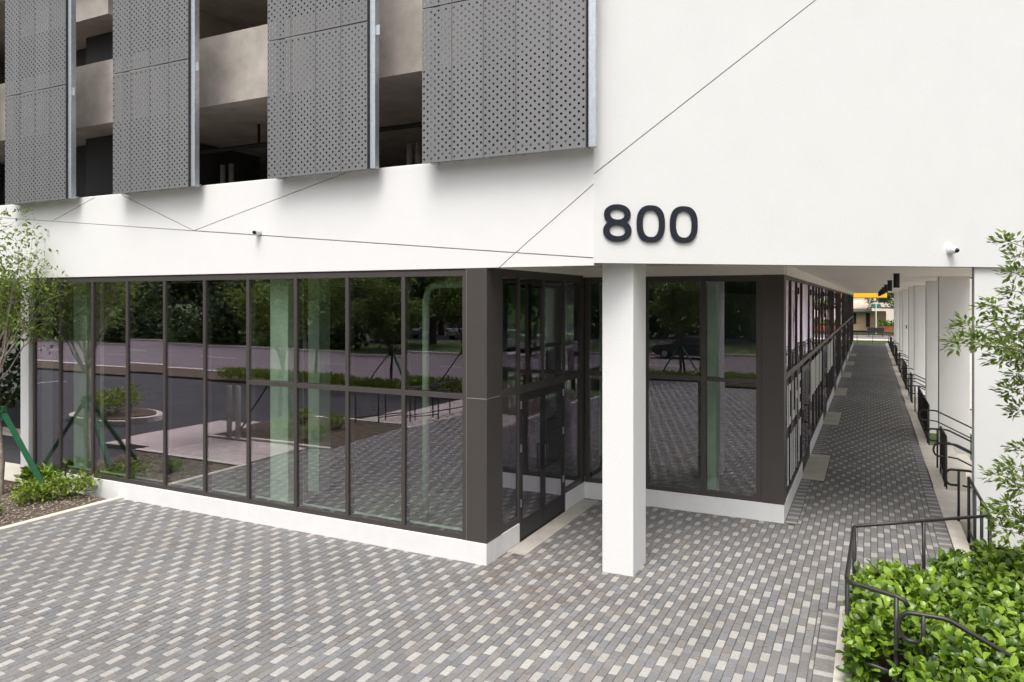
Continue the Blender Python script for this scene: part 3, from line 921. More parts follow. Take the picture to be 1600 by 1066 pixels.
# ------------------------------------------------------------------ railings
RR = .019
def loop_d(o, dx, zt, zb):
    """D-shaped return end of a handrail, lying in the plane of direction dx"""
    o = Vector(o); dx = Vector(dx)
    pts = []
    h = (zt - zb) / 2
    for k in range(9):
        a = math.pi / 2 + math.pi * k / 8
        pts.append(o + dx * (-(.10 + h * 0.55 * abs(math.cos(a)) * 1.3)) + Vector((0, 0, (zt + zb) / 2 + h * math.sin(a))))
    return [o + Vector((0, 0, zt))] + pts + [o + Vector((0, 0, zb))]
def handrail(o, d, label, group, z0=0.0, reach=1.5, zt=.83):
    """stair handrail: D-shaped end over the landing, then sloping down along d"""
    e = empty('stair_handrail', o, label, 'handrail', group)
    d = Vector(d)
    top = loop_d((0, 0, 0), d, zt, zt - .24)
    run = [d * .14 + Vector((0, 0, zt)), d * (.14 + .06) + Vector((0, 0, zt - .012)), d * reach + Vector((0, 0, zt - (reach - .2) * .5))]
    MB().tube(top[::-1] + run, RR, 10).build('rail_tube', 'rail_paint', e, True)
    MB().tube([(0, 0, z0), (0, 0, zt - .24), (0, 0, zt)], RR, 10).build('post', 'rail_paint', e, True)
    q = d * (reach - .05)
    MB().tube([q + Vector((0, 0, -.5)), q + Vector((0, 0, zt - (reach - .2) * .5))], RR, 10).build('post', 'rail_paint', e, True)
    p2 = [d * .05 + Vector((0, 0, zt - .24))] + [d * (.2) + Vector((0, 0, zt - .26)), d * (reach - .05) + Vector((0, 0, zt - .26 - (reach - .25) * .5))]
    MB().tube(p2, RR * .8, 8).build('lower_rail', 'rail_paint', e, True)
    return e
def guard(pts, label, zt=.92, zb=.16, spacing=1.05, group=None, balusters=False, end_drop=False):
    """guard rail along a plan polyline"""
    e = empty('guard_rail', pts[0], label, 'railing', group)
    o = Vector(pts[0])
    P = [Vector(p) - o for p in pts]
    up = lambda p, z: p + Vector((0, 0, z))
    top = [up(p, zt) for p in P]
    MB().tube(top, RR, 10).build('top_rail', 'rail_paint', e, True)
    MB().tube([up(p, zb) for p in P], RR * .85, 8).build('bottom_rail', 'rail_paint', e, True)
    for a, b in zip(P[:-1], P[1:]):
        n = max(1, round((b - a).length / spacing))
        for k in range(n + 1):
            if k == n and b is not P[-1]: continue
            q = a.lerp(b, k / n)
            MB().tube([up(q, -.3), up(q, zt)], RR * 1.05, 10).build('post', 'rail_paint', e, True)
        if balusters:
            n2 = max(2, round((b - a).length / .13))
            for k in range(1, n2):
                q = a.lerp(b, k / n2)
                MB().tube([up(q, zb), up(q, zt)], .009, 6).build('baluster', 'rail_paint', e, True)
    return e
GX = 1.28
# front guard with rounded corner around the hedge
gp = [(-.17, 9.13, 0), (-.20, 7.42, 0)]
for k in range(1, 7):
    a = R(15 * k)
    gp.append((-.20 + .13 * (1 - math.cos(a)), 7.42 - .13 * math.sin(a), 0))
gp += [(.20, 7.16, 0)]
g1 = empty('guard_rail', (-.17, 9.13, 0), 'dark guard rail with rounded corner standing in the hedge beside the paving', 'railing')
oo = Vector((-.17, 9.13, 0)); PP = [Vector(p) - oo for p in gp]
MB().tube([p + Vector((0, 0, .92)) for p in PP] + [PP[-1] + Vector((.06, -.01, .90)), PP[-1] + Vector((.09, -.015, .85))], RR * 1.1, 10).build('top_rail', 'rail_paint', g1, True)
MB().tube([p + Vector((0, 0, .24)) for p in PP], RR, 10).build('bottom_rail', 'rail_paint', g1, True)
for q in (PP[0], PP[1].lerp(PP[0], .06), PP[-1]):
    MB().tube([q + Vector((0, 0, -.3)), q + Vector((0, 0, .92))], RR * 1.05, 10).build('post', 'rail_paint', g1, True)
guard([(-.168, 9.17, 0), (GX, 10.34, 0)], 'dark guard rail running obliquely behind the hedge to the white wall', spacing=1.0)
guard([(GX, 10.37, 0), (GX, 12.42, 0)], 'dark guard rail beside the white wall at the near end of the walk', spacing=.68, group='guard rails between the stairs')
handrail((.40, 7.07, 0), (1, 0, 0), 'dark handrail with D-shaped end rising out of the hedge in the corner', 'stair handrails')
sw = ['nearest stairs beside the walk', 'second nearest stairs beside the walk', 'third stairs along the walk', 'fourth stairs along the walk', 'fifth stairs along the walk', 'sixth stairs along the walk', 'seventh stairs along the walk', 'farthest stairs along the walk']
prev = 12.42
for k, (a, b) in enumerate(STAIRS):
    handrail((1.24, a - .10, 0), (1, 0, 0), 'dark stair handrail with D-shaped end, near side of the ' + sw[k], 'stair handrails')
    handrail((1.24, b + .10, 0), (1, 0, 0), 'dark stair handrail with D-shaped end, far side of the ' + sw[k], 'stair handrails')
    nxt = STAIRS[k + 1][0] if k + 1 < len(STAIRS) else YEND
    if nxt - b > .9:
        guard([(GX, b + .35, 0), (GX, min(nxt - .35, b + 4.6), 0)], 'dark guard rail along the walk edge, beyond the ' + sw[k], spacing=.7, group='guard rails between the stairs', balusters=k < 3)
guard([(-1.0, YEND + .2, 0), (1.3, YEND + .2, 0)], 'thin dark guard rail closing the far end of the walk', spacing=1.1)
# railing seen mirrored in the left glazing
guard([(-12.9, .62, 0), (-12.05, -1.0, 0), (-11.6, -3.2, 0)], 'dark guard rail mirrored in the left glazing between walk and paving', spacing=.75)
guard([(-12.35, .3, 0), (-11.5, -1.4, 0)], 'short dark guard rail mirrored in the left glazing beside a longer one', spacing=.8)

# ------------------------------------------------------------------ vegetation
def rvec():
    while True:
        v = Vector((random.uniform(-1, 1), random.uniform(-1, 1), random.uniform(-1, 1)))
        if .05 < v.length < 1: return v.normalized()
class Leaves:
    def __init__(self):
        self.v, self.f, self.t = [], [], []
    def diamond(self, p, d, n, L, Wd, tone):
        """folded rhombic leaf: p base, d direction, n rough normal"""
        s = d.cross(n)
        if s.length < 1e-3: s = d.orthogonal()
        s.normalize(); n = s.cross(d).normalized()
        i = len(self.v)
        m = p + d * (L * .5)
        self.v += [tuple(p), tuple(m + s * Wd + n * Wd * .35), tuple(p + d * L), tuple(m - s * Wd + n * Wd * .35)]
        self.f += [(i, i + 1, i + 2), (i, i + 2, i + 3)]
        self.t += [tone, tone]
    def build(self, name, m, parent):
        me = bpy.data.meshes.new(name)
        me.from_pydata([tuple(q) for q in self.v], [], self.f)
        me.materials.append(MATS[m])
        a = me.attributes.new('tone', 'FLOAT', 'FACE')
        a.data.foreach_set('value', self.t)
        o = bpy.data.objects.new(name, me)
        COL.objects.link(o)
        if parent: o.parent = parent
        return o
def cluster(lv, c, rad, n, L, Wd, lo=0.0, hi=1.0, up=.35, flat=.75):
    for _ in range(n):
        q = rvec() * rad * random.random() ** .5
        q.z *= flat
        d = (rvec() + Vector((0, 0, up * .2)) + q.normalized() * .6).normalized()
        nn = (rvec() * .7 + Vector((0, 0, 1))).normalized()
        k = random.uniform(.7, 1.25)
        lv.diamond(c + q, d, nn, L * k, Wd * k, random.uniform(lo, hi))
def limb(a, b, ra, rb, wob, n=5):
    pts, rs = [], []
    for k in range(n + 1):
        t = k / n
        p = Vector(a).lerp(Vector(b), t)
        if 0 < k < n: p += rvec() * wob
        pts.append(p); rs.append(ra + (rb - ra) * t)
    return pts, rs
def tree(base, h, trunk_r, crown_c, crown_r, label, nb=14, leaves=2600, L=.07, Wd=.02, leafm='leaf_sapling', bark='bark_pale', name='street_tree', group=None, clear=None, crad=.42, twig=3, tone=(0, 1)):
    e = empty(name, base, label, 'tree', group)
    mb = MB()
    fork = clear or h * .45
    pts, rs = limb((0, 0, -.3), (crown_c[0] * .4, crown_c[1] * .4, fork), trunk_r * 1.15, trunk_r * .75, trunk_r * .5, 6)
    mb.tube(pts, rs, 9)
    top = pts[-1]
    lv = Leaves()
    tips = []
    cc = Vector(crown_c); cr = Vector(crown_r)
    for k in range(nb):
        v = rvec()
        if v.z < -.3: v.z *= -.6
        rr = random.uniform(.45, .95)
        tip = cc + Vector((v.x * cr.x, v.y * cr.y, v.z * cr.z)) * rr
        start = pts[-1].lerp(pts[-2], random.random()) if k % 3 else top
        bp, br = limb(start, tip, trunk_r * random.uniform(.2, .34), trunk_r * .06, cr.x * .05, 4)
        mb.tube(bp, br, 5, False)
        for j_ in range(twig):
            t2 = tip + rvec() * cr.x * .42
            st_ = bp[random.randint(2, 4)]
            tp, tr_ = limb(st_, t2, trunk_r * .08, trunk_r * .03, cr.x * .02, 2)
            mb.tube(tp, tr_, 4, False)
            tips.append(t2)
        tips += [tip, bp[3] + rvec() * .1 * cr.x, bp[2].lerp(bp[3], .5) + rvec() * .15 * cr.x]
    per = max(1, leaves // len(tips))
    for tpt in tips:
        a_ = random.uniform(tone[0], tone[0] + (tone[1] - tone[0]) * .4)
        cluster(lv, tpt, crad * random.uniform(.6, 1.2), per, L, Wd, a_, a_ + (tone[1] - tone[0]) * .55)
    mb.build('trunk', bark, e, True)
    lv.build('crown', leafm, e)
    return e
def stakes(base, feet, zc, label):
    """tree brace: green timber props leaning on a collar of battens round the trunk"""
    e = empty('tree_brace', base, label, 'tree stake', 'green tree braces')
    b = Vector(base)
    for f_ in feet:
        f = Vector(f_) - b
        dirn = Vector((f.x, f.y, 0)).normalized()
        top = dirn * .08 + Vector((0, 0, zc))
        ax = (top - f).normalized()
        s = ax.cross(Vector((0, 0, 1))).normalized()
        n = s.cross(ax)
        hw, hd = .045, .02
        c0 = [f + s * hw * i + n * hd * k for i, k in ((-1, -1), (1, -1), (1, 1), (-1, 1))]
        mb = MB().slab(c0, (top - f) + ax * .06)
        mb.build('prop', 'stake_green', e)
        MB().box(-.03 + dirn.x * .075, .03 + dirn.x * .075, -.03 + dirn.y * .075, .03 + dirn.y * .075, zc - .14, zc + .12).build('batten', 'stake_green', e)
    t = MB()
    t.tube([Vector((.10 * math.cos(2 * math.pi * k / 12), .10 * math.sin(2 * math.pi * k / 12), zc + .02)) for k in range(13)], .012, 6)
    t.build('strap', 'black_metal', e)
    return e
# young tree in the bed at the left edge
LT = (-14.07, 7.66, 0)
tree(LT, 5.3, .065, (-.2, -.1, 3.5), (1.2, 1.2, 1.6), 'young sparse tree with pale trunk in the bed at the left edge', nb=20, leaves=4600, L=.085, Wd=.022, clear=2.3, crad=.34, twig=4)
stakes(LT, [(-12.93, 7.86, 0), (-15.0, 8.1, 0), (-14.2, 6.5, 0)], 1.47, 'green timber props bracing the young tree at the left edge')
def shrub(pos, rad, h, n, label, leafm='leaf_shrub', L=.07, Wd=.022, group=None, name='shrub'):
    e = empty(name, pos, label, 'shrub', group)
    mb = MB(); lv = Leaves()
    for k in range(10):
        a = 2 * math.pi * k / 10 + random.uniform(-.2, .2)
        tip = Vector((math.cos(a) * rad * random.uniform(.3, .8), math.sin(a) * rad * random.uniform(.3, .8), h * random.uniform(.5, .85)))
        p_, r_ = limb((0, 0, -.05), tip, .008, .003, .02, 3)
        mb.tube(p_, r_, 4, False)
        cluster(lv, tip, rad * .5, n // 12, L, Wd, 0.1, 1.0, .8, .8)
    cluster(lv, Vector((0, 0, h * .5)), rad * .9, n // 5, L, Wd, 0, .8, .8, .6)
    mb.build('stems', 'bark', e)['kind'] = 'stuff'; lv.build('foliage', leafm, e)['kind'] = 'stuff'
    return e
shrub((-12.95, 7.62, 0), .40, .32, 620, 'low yellow-green shrub at the foot of the leaning green prop, nearest the paving')
shrub((-12.72, 8.12, 0), .40, .36, 620, 'low yellow-green shrub between the green prop and the white base wall')
shrub((-13.75, 8.15, 0), .30, .42, 300, 'dark leafy shrub by the left end of the white base wall', 'leaf_hedge', .14, .035)
shrub((-12.78, 6.75, 0), .22, .25, 260, 'small green shrub at the left edge beside the pale kerb')
MB().tube([(-13.3, 8.36, 0), (-13.3, 8.36, .42)], .014, 8).build('bed_spike', 'black_metal')
tag(bpy.data.objects['bed_spike'], 'thin dark spike standing in the bed by the white base wall', 'garden light')
# bark chips on the bed
chips = MB()
for k in range(2600):
    x, y = random.uniform(-15.1, -12.0), random.uniform(5.9, 8.28)
    a, s = random.uniform(0, 6.28), random.uniform(.012, .035)
    dx, dy = math.cos(a) * s, math.sin(a) * s
    z = .016 + random.uniform(0, .02)
    chips.poly([(x - dx, y - dy, z), (x + dy * .4, y - dx * .4, z + .008), (x + dx, y + dy, z + random.uniform(0, .014)), (x - dy * .4, y + dx * .4, z + .004)])
tag(chips.build('bark_mulch', 'bark_pale'), 'brown bark chips covering the bed at the left edge', 'mulch', kind='stuff')
fl = MB()
for (u, v) in ((368, 1010), (452, 1012), (1195, 1010), (118, 824), (95, 850), (230, 875), (350, 905), (560, 952), (880, 945), (700, 1020), (1010, 935), (1090, 1030)):
    d = FPX * CAM_H / (v - V0); p = at(u, v, d)
    a = random.uniform(0, 6.28); dx, dy = math.cos(a) * .03, math.sin(a) * .03
    z = .004
    q = MB().poly([(p.x - dx, p.y - dy, z), (p.x + dy * .5, p.y - dx * .5, z + .008), (p.x + dx, p.y + dy, z + .003), (p.x - dy * .5, p.y + dx * .5, z + .006)])
    fl.f += [tuple(k + len(fl.v) for k in f) for f in q.f]; fl.v += q.v
tag(fl.build('fallen_leaves', 'litter'), 'few dry leaves scattered on the paving', 'leaf litter', kind='stuff')

# clusia-like hedge in the near right corner: 300 nearest leaves as single parts, the rest joined
def obovate(L, Wd):
    """leaf outline with folded midrib: list of vertices and faces, along +Y"""
    prof = [(0, .10), (.25, .55), (.55, .95), (.8, .85), (.96, .35)]
    v, f = [], []
    for t, w in prof:
        z = .10 * L * math.sin(math.pi * t) - .12 * L * t * t
        v += [(-w * Wd, t * L, z + .22 * Wd * w), (0, t * L, z), (w * Wd, t * L, z + .22 * Wd * w)]
    for k in range(len(prof) - 1):
        a = k * 3
        f += [(a, a + 1, a + 4, a + 3), (a + 1, a + 2, a + 5, a + 4)]
    v.append((0, L, -.12 * L)); n = len(v) - 1; a = (len(prof) - 1) * 3
    f += [(a, a + 1, n), (a + 1, a + 2, n)]
    return v, f
hedge = empty('hedge', (1.0, 7.8, -.3), 'dense glossy green hedge in the near right corner around the railing', 'hedge')
ho = Vector(hedge.location)
LVV, LF = obovate(.112, .029)
leaf_me = []
for tone in (.05, .3, .55, .8, 1.0):
    me = bpy.data.meshes.new('leaf'); me.from_pydata(LVV, [], LF); me.materials.append(MATS['leaf_hedge'])
    at2 = me.attributes.new('tone', 'FLOAT', 'FACE'); at2.data.foreach_set('value', [tone * .8] * len(LF))
    me.polygons.foreach_set('use_smooth', [True] * len(LF))
    leaf_me.append(me)
wN = Vector((WN.x, WN.y, 0))
pts = []
def hedge_top(x, y):
    return .56 + .07 * math.sin(x * 3.1 + 1) * math.cos(y * 2.3) + .05 * math.sin(x * 7 + y * 5)
for _ in range(7000):
    x, y = random.uniform(-.16, 3.4), random.uniform(5.6, 11.2)
    lim = 9.02 + (x + .2) * .80 - .12          # behind: the oblique guard rail
    if y > lim: continue
    if x < .28 + random.uniform(-.06, .05) and y < 7.22: continue
    zt = hedge_top(x, y)
    edge = min(1, max(0, (x + .22) / .22), max(0, (lim - y + .05) / .2)) if x < .9 else 1
    zt = -.05 + (zt + .05) * (0.35 + .65 * edge)
    z = zt - abs(random.gauss(0, .10))
    pts.append(Vector((x, y, z)))
for _ in range(700):     # hanging side over the kerb
    y = random.uniform(7.25, 9.0); pts.append(Vector((random.uniform(-.13, .02), y, random.uniform(0.05, .45))))
items = []
for p in pts:
    outw = Vector((-.5 if p.x < .1 else 0, -.15, 1))
    for _ in range(3):
        d = (rvec() + outw * .55).normalized()
        n = (rvec() * .6 + Vector((0, -.25, 1))).normalized()
        k = random.uniform(.75, 1.25)
        new = random.random() < .22
        items.append((p + rvec() * .05, d, n, k, 4 if new else random.choice((0, 0, 0, 1, 1, 2, 3))))
def leaf_matrix(p, d, n, k):
    s = d.cross(n)
    if s.length < 1e-3: s = d.orthogonal()
    s.normalize(); nn = s.cross(d).normalized()
    m = Matrix(((s.x, d.x, nn.x, p.x), (s.y, d.y, nn.y, p.y), (s.z, d.z, nn.z, p.z), (0, 0, 0, 1)))
    return m @ Matrix.Scale(k, 4)
def leaf_rank(it):
    p = it[0]; d = depth_of(p)
    lat = p.dot(RT); u = 800 + FPX * lat / d; v = V0 + FPX * (CAM_H - p.z) / d
    if not (1305 < u < 1590 and 880 < v < 1060): return 99
    if p.z < hedge_top(p.x, p.y) - .10 and p.x > .02: return 50 + d
    return d
items.sort(key=leaf_rank)
lv = Leaves(); lv_s = []
for q, (p, d, n, k, tn) in enumerate(items):
    M = leaf_matrix(p - ho, d, n, k)
    if q < 300:
        o = bpy.data.objects.new('leaf', leaf_me[tn]); COL.objects.link(o); o.parent = hedge; o.matrix_local = M
    else:
        i = len(lv.v)
        lv.v += [tuple(M @ Vector(v)) for v in LVV]
        lv.f += [tuple(i + w for w in f) for f in LF]
        tnv = (.05, .3, .55, .8, 1.0)[tn] * .8 + random.uniform(0, .2)
        lv.t += [tnv] * len(LF)
fo2 = lv.build('foliage', 'leaf_hedge', hedge); fo2['kind'] = 'stuff'
stm = MB()
for _ in range(90):
    p = random.choice(pts) - ho
    a, r_ = limb((p.x + random.uniform(-.15, .15), p.y + random.uniform(-.15, .15), -.05), p, .009, .004, .02, 3)
    stm.tube(a, r_, 5, False)
stm.build('stems', 'bark', hedge)['kind'] = 'stuff'
shrub(wp(5.75, -.25, .30), .36, .40, 420, 'yellow-green shrub at the foot of the white wall behind the guard rail', 'leaf_shrub', .09, .022)
shrub(wp(6.5, -.25, .30), .34, .36, 380, 'green shrub at the right edge against the white wall', 'leaf_hedge', .09, .022)
shrub((2.3, 15.95, -.45), .45, .75, 500, 'green shrub in the gap beyond the nearest stairs', 'leaf_hedge', .08, .02)

# slender tree at the right edge, its branches reaching into the picture
rt = empty('street_tree', (2.75, 8.9, -.3), 'slender tree at the right edge with leafy branches before the white wall', 'tree')
ro = Vector(rt.location)
tb = MB(); tl = Leaves()
trunk_top = Vector((2.7, 8.85, 3.2))
pts_, rs_ = limb((2.75, 8.9, -.5), trunk_top, .06, .045, .02, 6)
tb.tube([p - ro for p in pts_], rs_, 8)
pts_, rs_ = limb(trunk_top, (2.75, 8.95, 5.4), .045, .012, .04, 5)
tb.tube([p - ro for p in pts_], rs_, 7)
BR = [  # branch ends seen in the photograph: (pixel, depth)
    ((1572, 376), 8.0, 3.35), ((1590, 400), 8.0, 3.3), ((1582, 425), 7.9, 3.2), ((1545, 478), 7.8, 2.9), ((1580, 455), 8.1, 3.0), ((1590, 490), 8.2, 2.9), ((1560, 500), 7.9, 2.8),
    ((1492, 536), 7.5, 2.3), ((1507, 508), 7.6, 2.5), ((1525, 530), 7.7, 2.4), ((1550, 535), 7.9, 2.4), ((1575, 525), 8.1, 2.5), ((1560, 560), 7.9, 2.2), ((1585, 555), 8.1, 2.3), ((1595, 520), 8.2, 2.4),
    ((1592, 585), 8.0, 2.0), ((1578, 610), 7.8, 1.9), ((1590, 640), 7.9, 1.8), ((1597, 600), 8.1, 1.9),
    ((1583, 730), 7.7, 1.3), ((1560, 742), 7.6, 1.2), ((1590, 760), 7.7, 1.1), ((1560, 800), 7.5, .9), ((1575, 790), 7.6, .95), ((1590, 815), 7.6, .9), ((1566, 826), 7.5, .8), ((1598, 700), 7.9, 1.4)]
for (uv, dd, zs) in BR:
    tip = at(uv[0], uv[1], dd)
    s0 = Vector((2.72, 8.87, max(.7, min(3.2, tip.z - random.uniform(.2, .5)))))
    bp, br = limb(s0, tip, .013, .003, .05, 5)
    tb.tube([p - ro for p in bp], br, 5, False)
    for k in range(4, 6):
        c = bp[k] - ro
        n_l = 60 if k == 5 else 46
        for _ in range(n_l):
            q = rvec() * .15 * random.random() ** .6
            q.z *= .6
            d = (q.normalized() * .8 + rvec() * .6 + (tip - s0).normalized() * .5).normalized()
            tl.diamond(c + q, d, (rvec() * .7 + Vector((0, 0, 1))).normalized(), random.uniform(.06, .10), random.uniform(.014, .021), random.uniform(0, 1))
for _ in range(16):
    c = Vector((2.75, 8.95, 0)) + Vector((random.uniform(-.2, 1.3), random.uniform(-1, 1), random.uniform(2.2, 5.2)))
    bp, br = limb((2.75, 8.9, c.z - .4), c, .012, .003, .05, 4)
    tb.tube([p - ro for p in bp], br, 5, False)
    cluster(tl, c - ro, .32, 90, .075, .016)
tb.build('trunk', 'bark', rt, True)
tl.build('crown', 'leaf_sapling', rt)

# ------------------------------------------------------------------ surroundings mirrored in the glass
tree((-14.3, -7.5, 0), 5.0, .06, (0, 0, 3.4), (1.2, 1.2, 1.5), 'young staked tree in the verge, mirrored in the last pane before the corner', nb=16, leaves=5200, L=.15, Wd=.045, bark='bark', clear=1.7, group='young trees in the verge', tone=(0, .8))
tree((-17.4, -7.3, 0), 4.6, .06, (0, 0, 3.2), (1.3, 1.2, 1.4), 'young bushy tree in the verge, mirrored in the second pane from the corner', nb=16, leaves=5200, L=.15, Wd=.045, bark='bark', clear=1.5, group='young trees in the verge', tone=(0, .8))
tree((-21.5, -7.2, 0), 5.0, .07, (.3, 0, 3.6), (1.6, 1.5, 1.5), 'young spreading tree in the verge, mirrored in the third pane from the corner', nb=16, leaves=5200, L=.15, Wd=.045, bark='bark', clear=1.9, group='young trees in the verge', tone=(0, .6))
tree((-7.5, -7.0, 0), 5.0, .06, (0, 0, 3.4), (1.3, 1.3, 1.6), 'young staked tree in the verge, mirrored beside the white column', nb=16, leaves=5200, L=.15, Wd=.045, bark='bark', clear=1.6, group='young trees in the verge', tone=(0, .6))
for b in ((-14.3, -7.5, 0), (-7.5, -7.0, 0), (-17.4, -7.3, 0)):
    stakes(b, [(b[0] + 1.1, b[1] + .3, 0), (b[0] - .9, b[1] + .7, 0), (b[0], b[1] - 1.1, 0)], 1.5, 'green timber props bracing the young verge tree ' + {-14.3: 'mirrored in the pane beside the corner', -7.5: 'mirrored beside the white column', -17.4: 'mirrored in the second pane from the corner'}[b[0]])
tree((-14.2, 2.2, 0), 4.6, .06, (0, 0, 3.3), (1.1, 1.1, 1.3), 'young tree in the second bed, mirrored in the left glazing', nb=16, leaves=4200, L=.11, Wd=.032, bark='bark', clear=1.9)
stakes((-14.2, 2.2, 0), [(-13.2, 2.6, 0), (-15.0, 2.9, 0)], 1.5, 'green timber props bracing the young tree in the second bed')
vh = empty('verge_hedge', (-15, -6.6, 0), 'low grassy hedge along the verge, mirrored in the glazing', 'hedge')
vl = Leaves()
for _ in range(9000):
    x = random.uniform(-11, 11); y = random.gauss(0, .3); z = random.uniform(.02, .38)
    vl.diamond(Vector((x, y, z)), (rvec() * .5 + Vector((0, 0, 1))).normalized(), rvec(), random.uniform(.14, .26), .022, random.uniform(0, .9))
f3 = vl.build('foliage', 'leaf_shrub', vh); f3['kind'] = 'stuff'
for k, (x, y) in enumerate(((-12.4, 2.9), (-13.3, 2.95), (-12.9, 1.5), (-14.4, 1.2))):
    shrub((x, y, 0), .38, .36, 380, ['small shrub by the paving, mirrored in the left glazing', 'small shrub beside another in the second bed, mirrored in the glazing', 'small shrub at the middle of the second bed', 'small shrub at the back of the second bed'][k], 'leaf_shrub', .08, .024, 'shrubs in the second bed')
shrub((-20.5, 2.6, .05), .75, .8, 900, 'yellow-green shrub on the parking island, mirrored in the left glazing', 'leaf_shrub', .11, .03)
for k, x in enumerate((-14.55, -14.25)):
    e = empty('bollard', (x, 3.62, 0), ['pale steel bollard standing by the walk, left of a pair mirrored in the glazing', 'pale steel bollard standing by the walk, right of a pair mirrored in the glazing'][k], 'bollard', 'pair of bollards')
    MB().tube([(0, 0, 0), (0, 0, 1.30), (0, 0, 1.36)], [.065, .065, .045], 14).build('pipe', 'pipe_pale', e, True)
    MB().box(-.1, .1, -.1, .1, -.01, .02).build('base_plate', 'galvanised', e)
bigs = [(-62, -36, 11, 6), (-54, -42, 12, 6.5), (-46, -33, 10, 5.5), (-38.5, -44, 12, 6), (-31, -31, 9.5, 4.6), (-24, -42, 11, 6), (-17.5, -29, 10, 4.8), (-9, -41, 12, 6), (-2, -33, 10, 5), (7, -42, 12, 6), (-70, -30, 11, 6), (-78, -20, 11, 6), (16, -32, 11, 5.5)]
desc = ['far left of the row', 'second from the far left', 'broad one', 'tall one behind the parked cars', 'with low crown', 'tall one at the middle', 'near one at the road', 'tall one behind the road', 'near the middle', 'tall one to the right', 'at the far end', 'outermost', 'rightmost']
for k, (x, y, h, r) in enumerate(bigs):
    tree((x, y, 0), h, .32, (0, 0, h * .5), (r, r, h * .42), 'large dark oak across the road mirrored in the glazing, ' + desc[k], nb=24, leaves=6000, L=.5, Wd=.18, leafm='leaf_oak', bark='bark', name='oak_tree', group='oaks across the road', clear=2.8, crad=1.6, twig=3)
bushes = empty('roadside_thicket', (-50, -27, 0), 'dark thicket along the far side of the road mirrored in the left panes', 'thicket')
bl = Leaves()
for _ in range(15000):
    x = random.uniform(-32, 15); hh = 2.6 + 1.6 * math.sin(x * .55) + 1.1 * math.sin(x * 1.3 + 1)
    if x > 8: hh *= .6
    p = Vector((x, random.gauss(0, 1.3), random.uniform(0, max(.8, hh))))
    bl.diamond(p, rvec(), rvec(), .48, .17, random.uniform(0, .8))
f5 = bl.build('foliage', 'leaf_oak', bushes); f5['kind'] = 'stuff'
thick2 = empty('roadside_thicket', (-6, -47, 0), 'dark thicket far across the road mirrored beside the white column', 'thicket')
bl = Leaves()
for _ in range(16000):
    x = random.uniform(-30, 32); hh = 5.0 + 1.6 * math.sin(x * .4) + 1.1 * math.sin(x * 1.1 + 1)
    bl.diamond(Vector((x, random.gauss(0, 1.3), random.uniform(0, hh))), rvec(), rvec(), .6, .22, random.uniform(0, .8))
f6 = bl.build('foliage', 'leaf_oak', thick2); f6['kind'] = 'stuff'
# hedge mass at the left, beyond the end of the wing
lh = empty('tall_hedge', (-26, 15, -.1), 'dark tall hedge beyond the left end of the building', 'hedge')
ll = Leaves()
for _ in range(6000):
    p = Vector((random.uniform(-9, 9), random.gauss(0, .8), random.uniform(0, 3.6)))
    ll.diamond(p, rvec(), rvec(), .3, .1, random.uniform(0, .8))
f4 = ll.build('foliage', 'leaf_oak', lh); f4['kind'] = 'stuff'
lh.rotation_euler = (0, 0, R(25))
pp = empty('standpipe', (-20.9, 10.6, -.1), 'pale standpipe beyond the left end of the building', 'pipe')
MB().tube([(0, 0, 0), (0, 0, 1.0), (0, 0, 1.05), (0, 0, 1.5), (0, 0, 1.65)], [.11, .11, .16, .12, .07], 12).build('pipe', 'pipe_pale', pp, True)
MB().tube([(-.16, 0, .7), (.16, 0, .7)], .06, 10).build('outlet', 'pipe_pale', pp, True)

